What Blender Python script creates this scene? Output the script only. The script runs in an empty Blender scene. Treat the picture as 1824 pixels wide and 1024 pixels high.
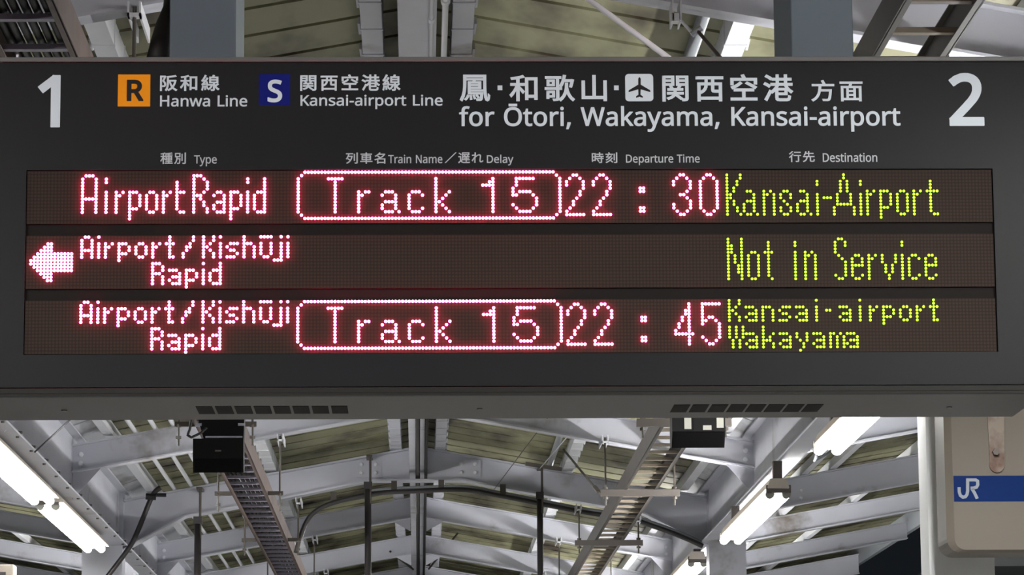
import bpy, bmesh, math, random
from mathutils import Vector, Matrix

random.seed(7)
SC = bpy.context.scene
COL = SC.collection
EYE = 1.6            # camera height above the platform; every height below is written relative to it

# ------------------------------------------------------------------ camera
CAM_F = 6000.0       # focal length in pixels of the 1824 px wide frame
YAW, PITCH, ROLL = 0.0283235, 0.1641332, -0.0072584
FWD = Vector((math.sin(YAW) * math.cos(PITCH), math.cos(YAW) * math.cos(PITCH), math.sin(PITCH)))
R0 = Vector((math.cos(YAW), -math.sin(YAW), 0)); U0 = R0.cross(FWD)
RGT = R0 * math.cos(ROLL) + U0 * math.sin(ROLL)
UPV = -R0 * math.sin(ROLL) + U0 * math.cos(ROLL)
cam = bpy.data.cameras.new('camera'); cam.sensor_width = 36.0; cam.lens = CAM_F / 1824 * 36
cam.clip_start = 0.1; cam.clip_end = 300
camo = bpy.data.objects.new('camera', cam); COL.objects.link(camo)
M = Matrix((RGT, UPV, -FWD)).transposed().to_4x4(); M.translation = Vector((0, 0, EYE))
camo.matrix_world = M
SC.camera = camo

# ------------------------------------------------------------------ world, exposure
w = bpy.data.worlds.new('night'); SC.world = w; w.use_nodes = True
w.node_tree.nodes['Background'].inputs[0].default_value = (0.02, 0.024, 0.03, 1)
w.node_tree.nodes['Background'].inputs[1].default_value = 0.35
SC.view_settings.view_transform = 'Standard'
SC.view_settings.look = 'None'
SC.view_settings.gamma = 1.0
SC.view_settings.use_curve_mapping = False
SC.view_settings.exposure = 0.0
TUBE_POWER = 150.0    # radiance of the fluorescent tubes

def ray(px, py):
    return FWD + RGT * ((px - 912) / CAM_F) + UPV * ((512 - py) / CAM_F)
def at_y(px, py, y):          # the point at depth y seen at this pixel (heights relative to the eye)
    d = ray(px, py); return d * (y / d.y)
def at_z(px, py, z):          # the point at height z seen at this pixel
    d = ray(px, py); return d * (z / d.z)

# ------------------------------------------------------------------ materials
def srgb(r, g, b):
    f = lambda c: (c / 12.92 if c <= .04045 else ((c + .055) / 1.055) ** 2.4)
    return (f(r / 255), f(g / 255), f(b / 255), 1)

class NT:
    def __init__(s, name):
        s.m = bpy.data.materials.new(name); s.m.use_nodes = True
        s.t = s.m.node_tree; s.b = s.t.nodes['Principled BSDF']
    def n(s, typ, **kw):
        x = s.t.nodes.new(typ)
        for k, v in kw.items(): setattr(x, k, v)
        return x
    def l(s, a, b): s.t.links.new(a, b)

def mat(name, col, rough=.5, metal=0., spec=.5, var=0., scale=6., dirt=None, dirt_amt=0., dirt_scale=2., stretch=(1, 1, 1), bump=0.):
    """painted or metal surface with gentle colour variation and optional dirt patches"""
    k = NT(name); b = k.b
    b.inputs['Roughness'].default_value = rough; b.inputs['Metallic'].default_value = metal
    b.inputs['Specular IOR Level'].default_value = spec
    tc = k.n('ShaderNodeTexCoord'); mp = k.n('ShaderNodeMapping'); mp.inputs['Scale'].default_value = stretch
    geo = k.n('ShaderNodeNewGeometry'); k.l(geo.outputs['Position'], mp.inputs['Vector'])
    nz = k.n('ShaderNodeTexNoise'); nz.inputs['Scale'].default_value = scale; nz.inputs['Detail'].default_value = 6
    k.l(mp.outputs['Vector'], nz.inputs['Vector'])
    hs = k.n('ShaderNodeMix', data_type='RGBA', blend_type='MULTIPLY'); hs.inputs['Factor'].default_value = 1
    hs.inputs['A'].default_value = col
    cr = k.n('ShaderNodeValToRGB'); cr.color_ramp.elements[0].position = .3; cr.color_ramp.elements[1].position = .7
    lo = 1 - var; cr.color_ramp.elements[0].color = (lo, lo, lo, 1); cr.color_ramp.elements[1].color = (1, 1, 1, 1)
    k.l(nz.outputs['Fac'], cr.inputs['Fac']); k.l(cr.outputs['Color'], hs.inputs['B'])
    out = hs.outputs['Result']
    if dirt:
        n2 = k.n('ShaderNodeTexNoise'); n2.inputs['Scale'].default_value = dirt_scale; n2.inputs['Detail'].default_value = 5
        n2.inputs['Roughness'].default_value = .6
        k.l(mp.outputs['Vector'], n2.inputs['Vector'])
        r2 = k.n('ShaderNodeValToRGB'); r2.color_ramp.elements[0].position = .62 - dirt_amt * .3; r2.color_ramp.elements[1].position = .75 - dirt_amt * .2
        k.l(n2.outputs['Fac'], r2.inputs['Fac'])
        mx = k.n('ShaderNodeMix', data_type='RGBA'); mx.inputs['B'].default_value = dirt
        k.l(r2.outputs['Color'], mx.inputs['Factor']); k.l(out, mx.inputs['A']); out = mx.outputs['Result']
    k.l(out, b.inputs['Base Color'])
    if bump:
        bp = k.n('ShaderNodeBump'); bp.inputs['Strength'].default_value = bump; bp.inputs['Distance'].default_value = .004
        k.l(nz.outputs['Fac'], bp.inputs['Height']); k.l(bp.outputs['Normal'], b.inputs['Normal'])
    return k.m

def emit(name, col, strength):
    k = NT(name); k.b.inputs['Base Color'].default_value = (.8, .8, .8, 1) if 'glow' in name else (.03, .03, .03, 1)
    k.b.inputs['Specular IOR Level'].default_value = .1
    k.b.inputs['Emission Color'].default_value = col; k.b.inputs['Emission Strength'].default_value = strength
    return k.m

MT = {}
MT['face'] = mat('dark_acrylic_face', srgb(30, 31, 33), rough=.45, spec=.10, var=.06, scale=2)
MT['cabinet'] = mat('cabinet_grey_metal', srgb(100, 102, 100), rough=.45, spec=.5, var=.1, scale=5)
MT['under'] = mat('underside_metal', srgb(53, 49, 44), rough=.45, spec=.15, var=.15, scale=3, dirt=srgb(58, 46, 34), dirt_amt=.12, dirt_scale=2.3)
MT['trim'] = mat('trim_grey_metal', srgb(88, 90, 89), rough=.4, var=.1)
MT['dark_trim'] = mat('dark_trim', srgb(34, 34, 32), rough=.6, spec=.15, var=.1)
MT['slot'] = mat('vent_slot_dark', srgb(31, 29, 25), rough=.8, spec=.1, var=.1)
MT['recess'] = mat('display_window_recess', srgb(27, 24, 23), rough=.7, spec=.08, var=.05)
MT['letter'] = mat('white_vinyl_lettering', srgb(192, 204, 212), rough=.5, var=.03)
MT['letter_dim'] = mat('grey_vinyl_lettering', srgb(170, 176, 182), rough=.5, var=.03)
MT['orange'] = mat('orange_vinyl', srgb(222, 138, 0), rough=.5, spec=.2, var=.03)
MT['navy'] = mat('navy_vinyl', srgb(2, 14, 100), rough=.5, spec=.15, var=.03)
MT['black_vinyl'] = mat('black_vinyl', srgb(26, 24, 26), rough=.5, spec=.2, var=.03)
MT['beam'] = mat('pale_grey_paint', srgb(196, 198, 208), rough=.5, spec=.4, var=.10, scale=3, dirt=srgb(120, 112, 104), dirt_amt=.05, dirt_scale=1.6)
MT['column_white'] = mat('lit_column_paint', srgb(232, 235, 236), rough=.6, spec=.2, var=.05, scale=3)  # column paint made paler: light on the nearest columns put into its colour
MT['beam_dark'] = mat('grey_paint', srgb(150, 155, 162), rough=.5, spec=.4, var=.08, scale=3)
MT['post'] = mat('post_grey_paint', srgb(80, 93, 102), rough=.45, spec=.4, var=.06, scale=4)
MT['white_metal'] = mat('white_painted_metal', srgb(222, 224, 230), rough=.4, var=.08, scale=5)
MT['ladder'] = mat('ladder_brown_metal', srgb(68, 62, 57), rough=.5, var=.25, scale=9, dirt=srgb(70, 52, 44), dirt_amt=.2, dirt_scale=4)
MT['ladder_dark'] = mat('ladder_rusty_dark', srgb(92, 70, 62), rough=.55, var=.25, scale=9, dirt=srgb(50, 34, 30), dirt_amt=.25, dirt_scale=4)
MT['rung_sheen'] = mat('rung_metal_lamp_sheen', srgb(150, 145, 162), rough=.5, var=.15, scale=9)  # lavender lamp sheen on the left rungs, put into the base colour
MT['rung_brown'] = mat('rung_brown_metal', srgb(150, 138, 122), rough=.5, var=.2, scale=9)
MT['pipe_black'] = mat('black_pipe', srgb(46, 43, 44), rough=.4, var=.15, scale=8)
MT['pipe_grey'] = mat('grey_conduit', srgb(150, 155, 160), rough=.35, var=.08, scale=6)
MT['dark_rod'] = mat('dark_steel_rod', srgb(78, 72, 66), rough=.45, var=.15, scale=8)
MT['cable'] = mat('black_cable', srgb(15, 14, 15), rough=.55, var=.2, scale=10)
MT['black_box'] = mat('black_loudspeaker_plastic', srgb(9, 8, 9), rough=.55, spec=.15, var=.1, scale=6)
MT['grille'] = mat('black_grille_cloth', srgb(6, 5, 6), rough=.8, spec=.1, var=.3, scale=120)
MT['sticker'] = mat('pale_sticker', srgb(150, 150, 142), rough=.6, var=.08)
MT['chrome'] = mat('bright_steel', srgb(215, 220, 235), rough=.18, metal=.9, var=.05)
MT['beige'] = mat('beige_sign_enamel', srgb(104, 98, 90), rough=.5, spec=.2, var=.05, scale=2)
MT['blue'] = mat('blue_sign_band', srgb(2, 33, 86), rough=.55, spec=.08, var=.03)
MT['logo'] = mat('pale_logo', srgb(140, 147, 155), rough=.5, spec=.2, var=.02)
MT['rust_strap'] = mat('rust_stained_strap', srgb(118, 106, 94), rough=.5, var=.06, scale=5, dirt=srgb(74, 42, 20), dirt_amt=.55, dirt_scale=9)
MT['fixture'] = mat('lamp_housing_enamel', srgb(205, 196, 184), rough=.45, var=.08, scale=5)
MT['bracket'] = mat('lamp_bracket_dark', srgb(90, 84, 80), rough=.5, var=.1)
MT['floor'] = mat('platform_asphalt', srgb(150, 150, 148), rough=.8, var=.15, scale=4, bump=.2)
MT['far_grey'] = mat('far_roof_grey', srgb(150, 152, 154), rough=.7, var=.15, scale=2)
MT['tube'] = emit('fluorescent_glow', (1.0, 0.985, 0.96, 1), TUBE_POWER)
MT['red_core'] = emit('red_led_core', (1.0, .015, .085, 1), 300.0)
MT['red_rim'] = emit('red_led_rim', (1.0, .012, .11, 1), 5.0)
MT['green_core'] = emit('green_led_core', (.54, 1.0, .02, 1), 2.6)
MT['green_rim'] = emit('green_led_rim', (.16, .75, .0, 1), 1.0)

def deck_mat(name, base, stain, amt):
    """corrugated decking: cream paint with brown water stains that run down the slope"""
    k = NT(name); b = k.b; b.inputs['Roughness'].default_value = .55; b.inputs['Specular IOR Level'].default_value = .3
    geo = k.n('ShaderNodeNewGeometry'); mp = k.n('ShaderNodeMapping'); mp.inputs['Scale'].default_value = (2.6, .9, 1)
    k.l(geo.outputs['Position'], mp.inputs['Vector'])
    n1 = k.n('ShaderNodeTexNoise'); n1.inputs['Scale'].default_value = 1.15; n1.inputs['Detail'].default_value = 4; n1.inputs['Roughness'].default_value = .55
    k.l(mp.outputs['Vector'], n1.inputs['Vector'])
    r1 = k.n('ShaderNodeValToRGB'); r1.color_ramp.elements[0].position = .52 - amt; r1.color_ramp.elements[1].position = .72 - amt
    k.l(n1.outputs['Fac'], r1.inputs['Fac'])
    n2 = k.n('ShaderNodeTexNoise'); n2.inputs['Scale'].default_value = 5; n2.inputs['Detail'].default_value = 6
    k.l(geo.outputs['Position'], n2.inputs['Vector'])
    mx = k.n('ShaderNodeMix', data_type='RGBA'); mx.inputs['A'].default_value = base; mx.inputs['B'].default_value = stain
    k.l(r1.outputs['Color'], mx.inputs['Factor'])
    m2 = k.n('ShaderNodeMix', data_type='RGBA', blend_type='MULTIPLY'); m2.inputs['Factor'].default_value = .35
    k.l(mx.outputs['Result'], m2.inputs['A']); k.l(n2.outputs['Color'], m2.inputs['B'])
    r3 = k.n('ShaderNodeValToRGB'); r3.color_ramp.elements[0].color = (.6, .6, .6, 1)
    k.l(n2.outputs['Fac'], r3.inputs['Fac']); k.l(r3.outputs['Color'], m2.inputs['B'])
    k.l(m2.outputs['Result'], b.inputs['Base Color'])
    return k.m
MT['deck'] = deck_mat('cream_decking', srgb(138, 137, 108), srgb(58, 48, 36), .055)
MT['gutter'] = deck_mat('grey_gutter_sheet', srgb(205, 208, 214), srgb(90, 76, 62), .0)

def led_mat():
    """unlit dot matrix: rows and columns of slightly lighter diodes on a dark brown board"""
    k = NT('unlit_dot_matrix'); b = k.b; b.inputs['Roughness'].default_value = .7; b.inputs['Specular IOR Level'].default_value = .06
    tc = k.n('ShaderNodeTexCoord'); sx = k.n('ShaderNodeSeparateXYZ'); k.l(tc.outputs['Object'], sx.inputs[0])
    def m(op, a, v=None, c=None):
        x = k.n('ShaderNodeMath', operation=op)
        for i, q in enumerate((a, v)):
            if q is None: continue
            if isinstance(q, (int, float)): x.inputs[i].default_value = q
            else: k.l(q, x.inputs[i])
        return x.outputs[0]
    def cell(s):
        q = m('FRACT', m('ADD', m('DIVIDE', s, .008), 1000.5)); q = m('SUBTRACT', q, .5); return m('MULTIPLY', q, q)
    r = m('SQRT', m('ADD', cell(sx.outputs['X']), cell(sx.outputs['Z'])))
    cr = k.n('ShaderNodeValToRGB'); cr.color_ramp.elements[0].position = .30; cr.color_ramp.elements[1].position = .46
    cr.color_ramp.elements[0].color = srgb(52, 43, 38); cr.color_ramp.elements[1].color = srgb(40, 34, 31)
    k.l(r, cr.inputs['Fac']); k.l(cr.outputs['Color'], b.inputs['Base Color'])
    return k.m
MT['led'] = led_mat()

# ------------------------------------------------------------------ builders
class MB:
    def __init__(s): s.v = []; s.f = []; s.mi = []
    def add(s, vs, fs, mi=0):
        o = len(s.v); s.v += [tuple(p) for p in vs]; s.f += [tuple(i + o for i in f) for f in fs]; s.mi += [mi] * len(fs); return s
    def box(s, x0, x1, y0, y1, z0, z1, mi=0, bev=0.):
        if bev > 0:
            bm = bmesh.new(); bmesh.ops.create_cube(bm, size=1)
            for q in bm.verts: q.co = Vector(((x0 + x1) / 2 + q.co.x * (x1 - x0), (y0 + y1) / 2 + q.co.y * (y1 - y0), (z0 + z1) / 2 + q.co.z * (z1 - z0)))
            bmesh.ops.bevel(bm, geom=bm.edges[:], offset=bev, segments=3, affect='EDGES', profile=.5)
            bm.verts.index_update()
            s.add([q.co for q in bm.verts], [[q.index for q in f.verts] for f in bm.faces], mi); bm.free(); return s
        vs = [(x, y, z) for x in (x0, x1) for y in (y0, y1) for z in (z0, z1)]
        return s.add(vs, [(0, 1, 3, 2), (4, 6, 7, 5), (0, 4, 5, 1), (2, 3, 7, 6), (0, 2, 6, 4), (1, 5, 7, 3)], mi)
    def bar(s, a, b, wd, ht, up=(0, 0, 1), mi=0):
        """rectangular bar from a to b, wd across, ht along up"""
        a, b = Vector(a), Vector(b); d = (b - a).normalized(); u = Vector(up); sd = d.cross(u).normalized(); u = sd.cross(d).normalized()
        vs = []
        for p in (a, b):
            for i, j in ((-1, -1), (1, -1), (1, 1), (-1, 1)): vs.append(p + sd * (wd / 2 * i) + u * (ht / 2 * j))
        return s.add(vs, [(3, 2, 1, 0), (4, 5, 6, 7), (0, 1, 5, 4), (1, 2, 6, 5), (2, 3, 7, 6), (3, 0, 4, 7)], mi)
    def tube(s, pts, r, seg=10, mi=0, caps=True):
        pts = [Vector(p) for p in pts]; n = len(pts); rings = []
        ref = Vector((.123, .234, .97))
        for i, p in enumerate(pts):
            d = (pts[min(i + 1, n - 1)] - pts[max(i - 1, 0)]).normalized()
            a = d.cross(ref)
            if a.length < .05: a = d.cross(Vector((1, 0, 0)))
            a.normalize(); b = d.cross(a).normalized()
            rr = r[i] if isinstance(r, (list, tuple)) else r
            rings.append([p + a * (rr * math.cos(2 * math.pi * j / seg)) + b * (rr * math.sin(2 * math.pi * j / seg)) for j in range(seg)])
        vs = [q for g in rings for q in g]; fs = []
        for i in range(n - 1):
            for j in range(seg): fs.append((i * seg + j, i * seg + (j + 1) % seg, (i + 1) * seg + (j + 1) % seg, (i + 1) * seg + j))
        if caps: fs += [tuple(range(seg - 1, -1, -1)), tuple((n - 1) * seg + j for j in range(seg))]
        return s.add(vs, fs, mi)
    def prism(s, poly, axis, a, b, mi=0):
        """polygon (2D) extruded along axis 'y' (poly is x,z), 'x' (y,z) or 'z' (x,y)"""
        def P(u, v, t): return {'y': (u, t, v), 'x': (t, u, v), 'z': (u, v, t)}[axis]
        n = len(poly); vs = [P(u, v, a) for u, v in poly] + [P(u, v, b) for u, v in poly]
        fs = [tuple(range(n)), tuple(range(2 * n - 1, n - 1, -1))] + [(i, i + n, (i + 1) % n + n, (i + 1) % n) for i in range(n)]
        return s.add(vs, fs, mi)
    def build(s, name, mats, parent=None, smooth=False, origin=None):
        if not isinstance(mats, (list, tuple)): mats = [mats]
        if parent is not None: off = parent_loc(parent)
        elif origin is not None: off = Vector(origin)
        else:
            xs, ys, zs = zip(*s.v); off = Vector(((min(xs) + max(xs)) / 2, (min(ys) + max(ys)) / 2, min(zs)))
        me = bpy.data.meshes.new(name); me.from_pydata([Vector(p) - off for p in s.v], [], s.f)
        for m in mats: me.materials.append(MT[m])
        for i, p in enumerate(me.polygons):
            p.material_index = s.mi[i]; p.use_smooth = smooth
        bm = bmesh.new(); bm.from_mesh(me); bmesh.ops.recalc_face_normals(bm, faces=bm.faces[:]); bm.to_mesh(me); bm.free()
        me.update()
        o = bpy.data.objects.new(name, me); COL.objects.link(o)
        if parent is not None: o.parent = parent
        else: o.location = off + Vector((0, 0, EYE))
        return o

def parent_loc(p):
    v = Vector((0, 0, -EYE))
    while p is not None: v = v + p.location; p = p.parent
    return v
def tag(o, label=None, cat=None, group=None, kind=None):
    if label: o['label'] = label
    if cat: o['category'] = cat
    if group: o['group'] = group
    if kind: o['kind'] = kind
    return o
def thing(name, loc, label, cat, group=None, kind=None):
    o = bpy.data.objects.new(name, None); o.empty_display_size = .1; COL.objects.link(o)
    o.location = Vector(loc) + Vector((0, 0, EYE)); return tag(o, label, cat, group, kind)
def copy_tree(o, parent=None):
    c = o.copy(); COL.objects.link(c)
    if parent is not None: c.parent = parent
    for ch in list(o.children): copy_tree(ch, c)
    return c

# ================================================================== the setting: floor, roof, beams, columns
FR = [(6.4, 'S'), (9.76, 'S'), (13.45, 'M'), (16.9, 'S'), (20.26, 'S'), (23.6, 'M'), (26.95, 'S'), (30.3, 'S'), (33.7, 'M'), (37.1, 'S')]
Y0R, Y1R = -9.0, 41.0          # ends of the roof that is built
BEAM_L, BEAM_R = -2.09, 2.04   # centre lines of the long beams that carry the lamps
SL = .178                      # slope of the roof
tag(MB().box(-5.2, 5.2, Y0R, Y1R, -EYE - .3, -EYE).build('floor', 'floor'), 'grey asphalt platform floor below the signs', 'floor', kind='structure')

def deck(name, x0, z0, x1, z1, m, lab, pitch=.37, y0=Y0R, y1=Y1R, th=.03):
    """boards laid across the slope, each a shallow pan with a lapped lower edge (real steps)"""
    k = MB(); n = int((y1 - y0) / pitch)
    for i in range(n):
        a = y0 + i * pitch; b = a + pitch
        prof = [(a, 0), (b - .022, .004), (b - .016, .026), (b - .004, .026), (b, .034)]
        vs = []; 
        for (x, z) in ((x0, z0), (x1, z1)):
            for (yy, dz) in prof: vs.append((x, yy, z + dz))
        for (x, z) in ((x0, z0), (x1, z1)):
            for (yy, dz) in prof: vs.append((x, yy, z + .034 + th))
        q = len(prof); fs = []
        for j in range(q - 1):
            fs.append((j, j + 1, q + j + 1, q + j)); fs.append((2 * q + j, 3 * q + j, 3 * q + j + 1, 2 * q + j + 1))
        fs.append((0, q, 3 * q, 2 * q)); fs.append((q - 1, 3 * q - 1, 4 * q - 1, 2 * q - 1))
        k.add(vs, fs)
    o = k.build(name, m); return tag(o, lab, 'ceiling', kind='structure')
ZD = 2.86                      # deck height at the ridge
deck('ceiling_left', -1.84, ZD - SL * 1.84, -.02, ZD, 'deck', 'cream boarded ceiling slope left of the ridge beam')
deck('ceiling_right', .02, ZD, 1.84, ZD - SL * 1.84, 'deck', 'cream boarded ceiling slope with brown stains right of the ridge beam')
deck('ceiling_left_gutter', -2.12, 2.44, -1.86, 2.53, 'gutter', 'grey gutter sheet above the left lamp beam', pitch=1.11)
deck('ceiling_right_gutter', 1.86, 2.53, 2.08, 2.44, 'gutter', 'grey gutter sheet above the right lamp beam', pitch=1.11)
def zw(x): return 2.45 + SL * (abs(x) - 2.1)        # underside line of the outer roof wings (top of their rafters)
deck('ceiling_left_wing', -4.45, zw(4.45) + .08, -2.14, zw(2.14) + .08, 'deck', 'cream boarded ceiling of the outer wing left of the left lamp beam')
deck('ceiling_right_wing', 2.1, zw(2.1) + .08, 4.45, zw(4.45) + .08, 'deck', 'cream boarded ceiling of the outer wing right of the right lamp beam')
for s, nm, side in ((-1, 'trim_1', 'left'), (1, 'trim_2', 'right')):
    k = MB(); k.box(min(s * 4.42, s * 4.46), max(s * 4.42, s * 4.46), Y0R, Y1R, zw(4.45) - .10, zw(4.45) + .17)
    k.box(min(s * 4.46, s * 4.52), max(s * 4.46, s * 4.52), Y0R, Y1R, zw(4.45) - .02, zw(4.45) + .17)
    tag(k.build(nm, 'beam_dark'), 'grey eaves board along the outer edge of the %s roof wing' % side, 'trim', kind='structure')

def long_beam(name, xc, s, lab):
    """I-beam along the platform: web, two flanges and stiffeners in one mesh"""
    k = MB(); z0, z1 = 2.08, 2.46
    k.box(xc - .006, xc + .006, Y0R, Y1R, z0 + .012, z1 - .012)
    k.box(xc - .06, xc + .06, Y0R, Y1R, z0, z0 + .012); k.box(xc - .06, xc + .06, Y0R, Y1R, z1 - .012, z1)
    return tag(k.build(name, 'beam'), lab, 'beam', kind='structure')
bl = long_beam('beam_left', BEAM_L, -1, 'long pale grey beam running above the left lamps')
for i in range(24):
    yy = 15.3 + .62 * i
    MB().tube([(-2.046, yy, 2.072), (-2.046, yy, 2.108)], .010, 6).build('flange_bolt', 'bracket', bl)
    MB().box(-2.05, -2.022, yy - .016, yy + .016, 2.092, 2.104).build('flange_clip', 'bracket', bl)
long_beam('beam_right', BEAM_R, 1, 'long pale grey beam running above the right lamps')
k = MB(); k.box(-.008, .008, Y0R, Y1R, 2.615, 2.80); k.box(-.062, .062, Y0R, Y1R, 2.60, 2.614); k.box(-.062, .062, Y0R, Y1R, 2.80, 2.812)
k.box(-.062, -.052, Y0R, Y1R, 2.614, 2.63); k.box(.052, .062, Y0R, Y1R, 2.614, 2.63); k.box(.03, .036, Y0R, Y1R, 2.614, 2.625)
tag(k.build('beam_ridge', 'beam'), 'pale grey ridge beam running down the middle of the roof', 'beam', kind='structure')
for yy, t in FR:
    if t != 'M': continue
    for s, side in ((-1, 'left'), (1, 'right')):
        a, b = (2.03, 2.29) if s > 0 else (-2.34, -2.06)
        k = MB(); k.box(a, b, yy - .11, yy - .098, -EYE, 2.46); k.box(a, b, yy + .098, yy + .11, -EYE, 2.46)
        k.box(a, a + .012, yy - .098, yy + .098, -EYE, 2.46); k.box(b - .012, b, yy - .098, yy + .098, -EYE, 2.46)
        where = {13.45: 'nearest %s column, behind the blue-banded sign' if s > 0 else 'nearest %s column, outside the lamp row', 23.6: '%s column under the knee of the portal rafter', 33.7: 'farthest %s column'}[yy] % side
        tag(k.build('column_%s' % side, 'column_white' if yy < 20 else 'beam'), 'grey steel ' + where, 'column', kind='structure')

# ================================================================== the departure board
XL, XR = -1.046, 1.494         # ends of the board
YF, YB = 7.886, 8.345          # front face and back
ZB, ZT = 1.051, 1.866          # bottom and top
WX0, WX1, WZ0, WZ1 = -.9300, 1.3782, 1.1490, 1.5928   # window of the dot matrix
PITCH_LED = .008
LX0, LZ0, LROW = -.92435, 1.58708, 19.528          # first diode; rows of modules are 19.528 pitches apart
board = thing('departure_board', ((XL + XR) / 2, (YF + YB) / 2, ZB), 'large dark departure board with red and green dotted text', 'departure board')
k = MB(); k.box(XL, XR, YF + .03, YB - .02, ZB + .012, ZT - .004, bev=.006)
k.build('cabinet', 'cabinet', board)
k = MB()
for a in ((XL, WX0, ZB + .02, ZT - .012), (WX1, XR, ZB + .02, ZT - .012), (WX0, WX1, ZB + .02, WZ0), (WX0, WX1, WZ1, ZT - .012)):
    k.box(a[0], a[1], YF, YF + .028, a[2], a[3])
k.build('face_panel', 'face', board)
MB().box(XL, XR, YF - .010, YF + .028, ZT - .011, ZT, bev=.0015).build('top_trim', 'trim', board)
k = MB(); k.box(XL, XR, YF - .0025, YF + .028, ZB + .004, ZB + .018, bev=.002); k.box(XL, XR, YF - .0015, YF + .02, ZB - .001, ZB + .006)
k.build('bottom_trim', 'dark_trim', board)
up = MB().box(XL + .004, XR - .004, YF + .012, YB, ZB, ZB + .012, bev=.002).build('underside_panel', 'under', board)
MB().box(XL, XR, YB - .02, YB, ZB + .012, ZT - .004).build('back_panel', 'cabinet', board)
for i in range(8):
    for x0, n in ((350.5, 0), (1196.5, 1)):
        a = at_z(x0 + (34.3 if n == 0 else 33.5) * i, 728, ZB); pw = .0395
        MB().box(a.x, a.x + pw, 8.085, 8.225, ZB - .0012, ZB + .002).build('vent_slot', 'slot', board)
for sx in (-.86, .15, 1.30):
    MB().tube([(sx, 8.15, ZB - .002), (sx, 8.15, ZB + .002)], .007, 12).build('screw', 'bracket', board)
tb = MB().tube([at_y(31, 103, 7.90), at_y(31, 97.5, 7.90)], .0035, 8).build('top_bolt', 'chrome', board)
MB().box(WX0 - .002, WX1 + .002, YF + .012, YF + .028, WZ0 - .002, WZ1 + .002).build('window_back', 'recess', board)

def dome_mesh(dots, rb=.0037, h=.0030, seg=10):
    k = MB()
    rr = ((rb, 0.), (rb * .93, h * .55), (rb * .62, h), )
    for cx, cz in dots:
        vs = []; fs = []
        for r, d in rr:
            for j in range(seg):
                a = 2 * math.pi * j / seg; vs.append((cx + r * math.cos(a), YLED - d, cz + r * math.sin(a)))
        vs.append((cx, YLED - h * 1.05, cz))
        rim, core = [], []
        for j in range(seg):
            q = (j + 1) % seg
            rim.append((j, q, seg + q, seg + j)); core.append((seg + j, seg + q, 2 * seg + q, 2 * seg + j)); core.append((2 * seg + j, 2 * seg + q, 3 * seg))
        k.add(vs, rim, 0); o = len(k.v) - len(vs)
        k.f += [tuple(i + o for i in f) for f in core]; k.mi += [1] * len(core)
    return k
YLED = YF + .0055
def spec(t):
    out = []
    for tok in t.split():
        c, r = tok.split(':')
        c = [int(v) for v in c.split('-')]; r = [int(v) for v in r.split('-')]
        for i in range(c[0], c[-1] + 1):
            for j in range(r[0], r[-1] + 1):
                if (i, j) not in out: out.append((i, j))
    return out
modules = []
for row in range(3):
    zt = LZ0 + .5 * PITCH_LED - LROW * PITCH_LED * row
    # module origin sits on a diode so that the dot pattern lines up with the lit diodes
    k = MB(); x0 = LX0 - .5 * PITCH_LED; x1 = x0 + 288 * PITCH_LED
    k.box(x0, x1, YLED, YLED + .012, zt - 16 * PITCH_LED, zt)
    o = k.build('dot_matrix_module', 'led', board)
    # shift the mesh so object coordinates fall on the diode grid
    org = Vector((LX0, YLED, LZ0 - LROW * PITCH_LED * row))
    d = org - parent_loc(board); o.data.transform(Matrix.Translation(-d)); o.location = d
    modules.append(o)
def lit(row, colour, text, label):
    dots = [(LX0 + c * PITCH_LED, LZ0 - (r + LROW * row) * PITCH_LED) for c, r in spec(text)]
    g = colour == 'green'
    o = dome_mesh(dots, .0034 if g else .0037).build('lit_text', [colour + '_rim', colour + '_core'], modules[row], smooth=False)
    tag(o, label)
def letters(row, colour, text, word):     # widely spaced characters, one part each
    cs = sorted(set(c for c, r in spec(text))); runs = [[cs[0]]]
    for c in cs[1:]:
        if c - runs[-1][-1] > 2: runs.append([c])
        else: runs[-1].append(c)
    for ch, run in zip(word, runs):
        lit(row, colour, ' '.join('%d:%d' % d for d in spec(text) if d[0] in run), 'red dotted character ' + ch)
AIRPORT16 = '17-19:1 16:2-12 20:2-12 17-19:8 23:2-3 23:6-12 26:6-12 27:7 28:6 30:6-14 31-32:6 33:7-10 31-32:11 35:7-11 36-37:6 38:7-11 36-37:12 40:6-12 41:7 42:6 44:3-11 45-46:6 45-46:12'
RAPID16 = '49:1-12 50-51:1 52:2 53:3-5 52:6 50-51:7 51:8 52:9-10 53:11-12 55:7 56-57:6 58:7-12 56-57:9 55:10-11 56-57:12 60:6-14 61-62:6 63:7-10 61-62:11 65:2-3 65:6-12 67:7-11 68-69:6 70:2-12 68-69:12'
FRAME = '80:2-12 81:1 81:13 82-156:0 82-156:14 157:1 157:13 158:2-12'
TRACK = '89-93:2 91:3-12 98:6-12 99:7 100-101:6 105:7 106-108:6 109:7-11 106-108:9 105:10-11 106-108:12 110:12 113:7-11 114-116:6 117:7 117:11 114-116:12 121:2-12 122:9 123:8 124:7 125:6 123:10 124:11 125:12'
NUM15 = '138:2-12 137:3 135-137:4 145-150:2 145:3-4 144:5-7 145:7 146-149:6 150:7 151:8-10 150:11 146-149:12 145:11 144:10'
def two(c): return f'{c}:3-4 {c+1}:2 {c+2}-{c+3}:1 {c+4}:2 {c+5}:3-5 {c+4}:6-7 {c+3}:8 {c+2}:9-10 {c+1}:11 {c}:12-13 {c+1}-{c+5}:13'
COLON = '182-183:5-6 182-183:11-12'
T30 = '192:3-4 193:2 194-195:1 196:2 197:3-5 196:6 194-195:7 196:8 197:9-11 196:12 194-195:13 193:12 192:10-11 200:3-11 201:2 201:12 202-203:1 202-203:13 204:2 204:12 205:3-11'
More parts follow.
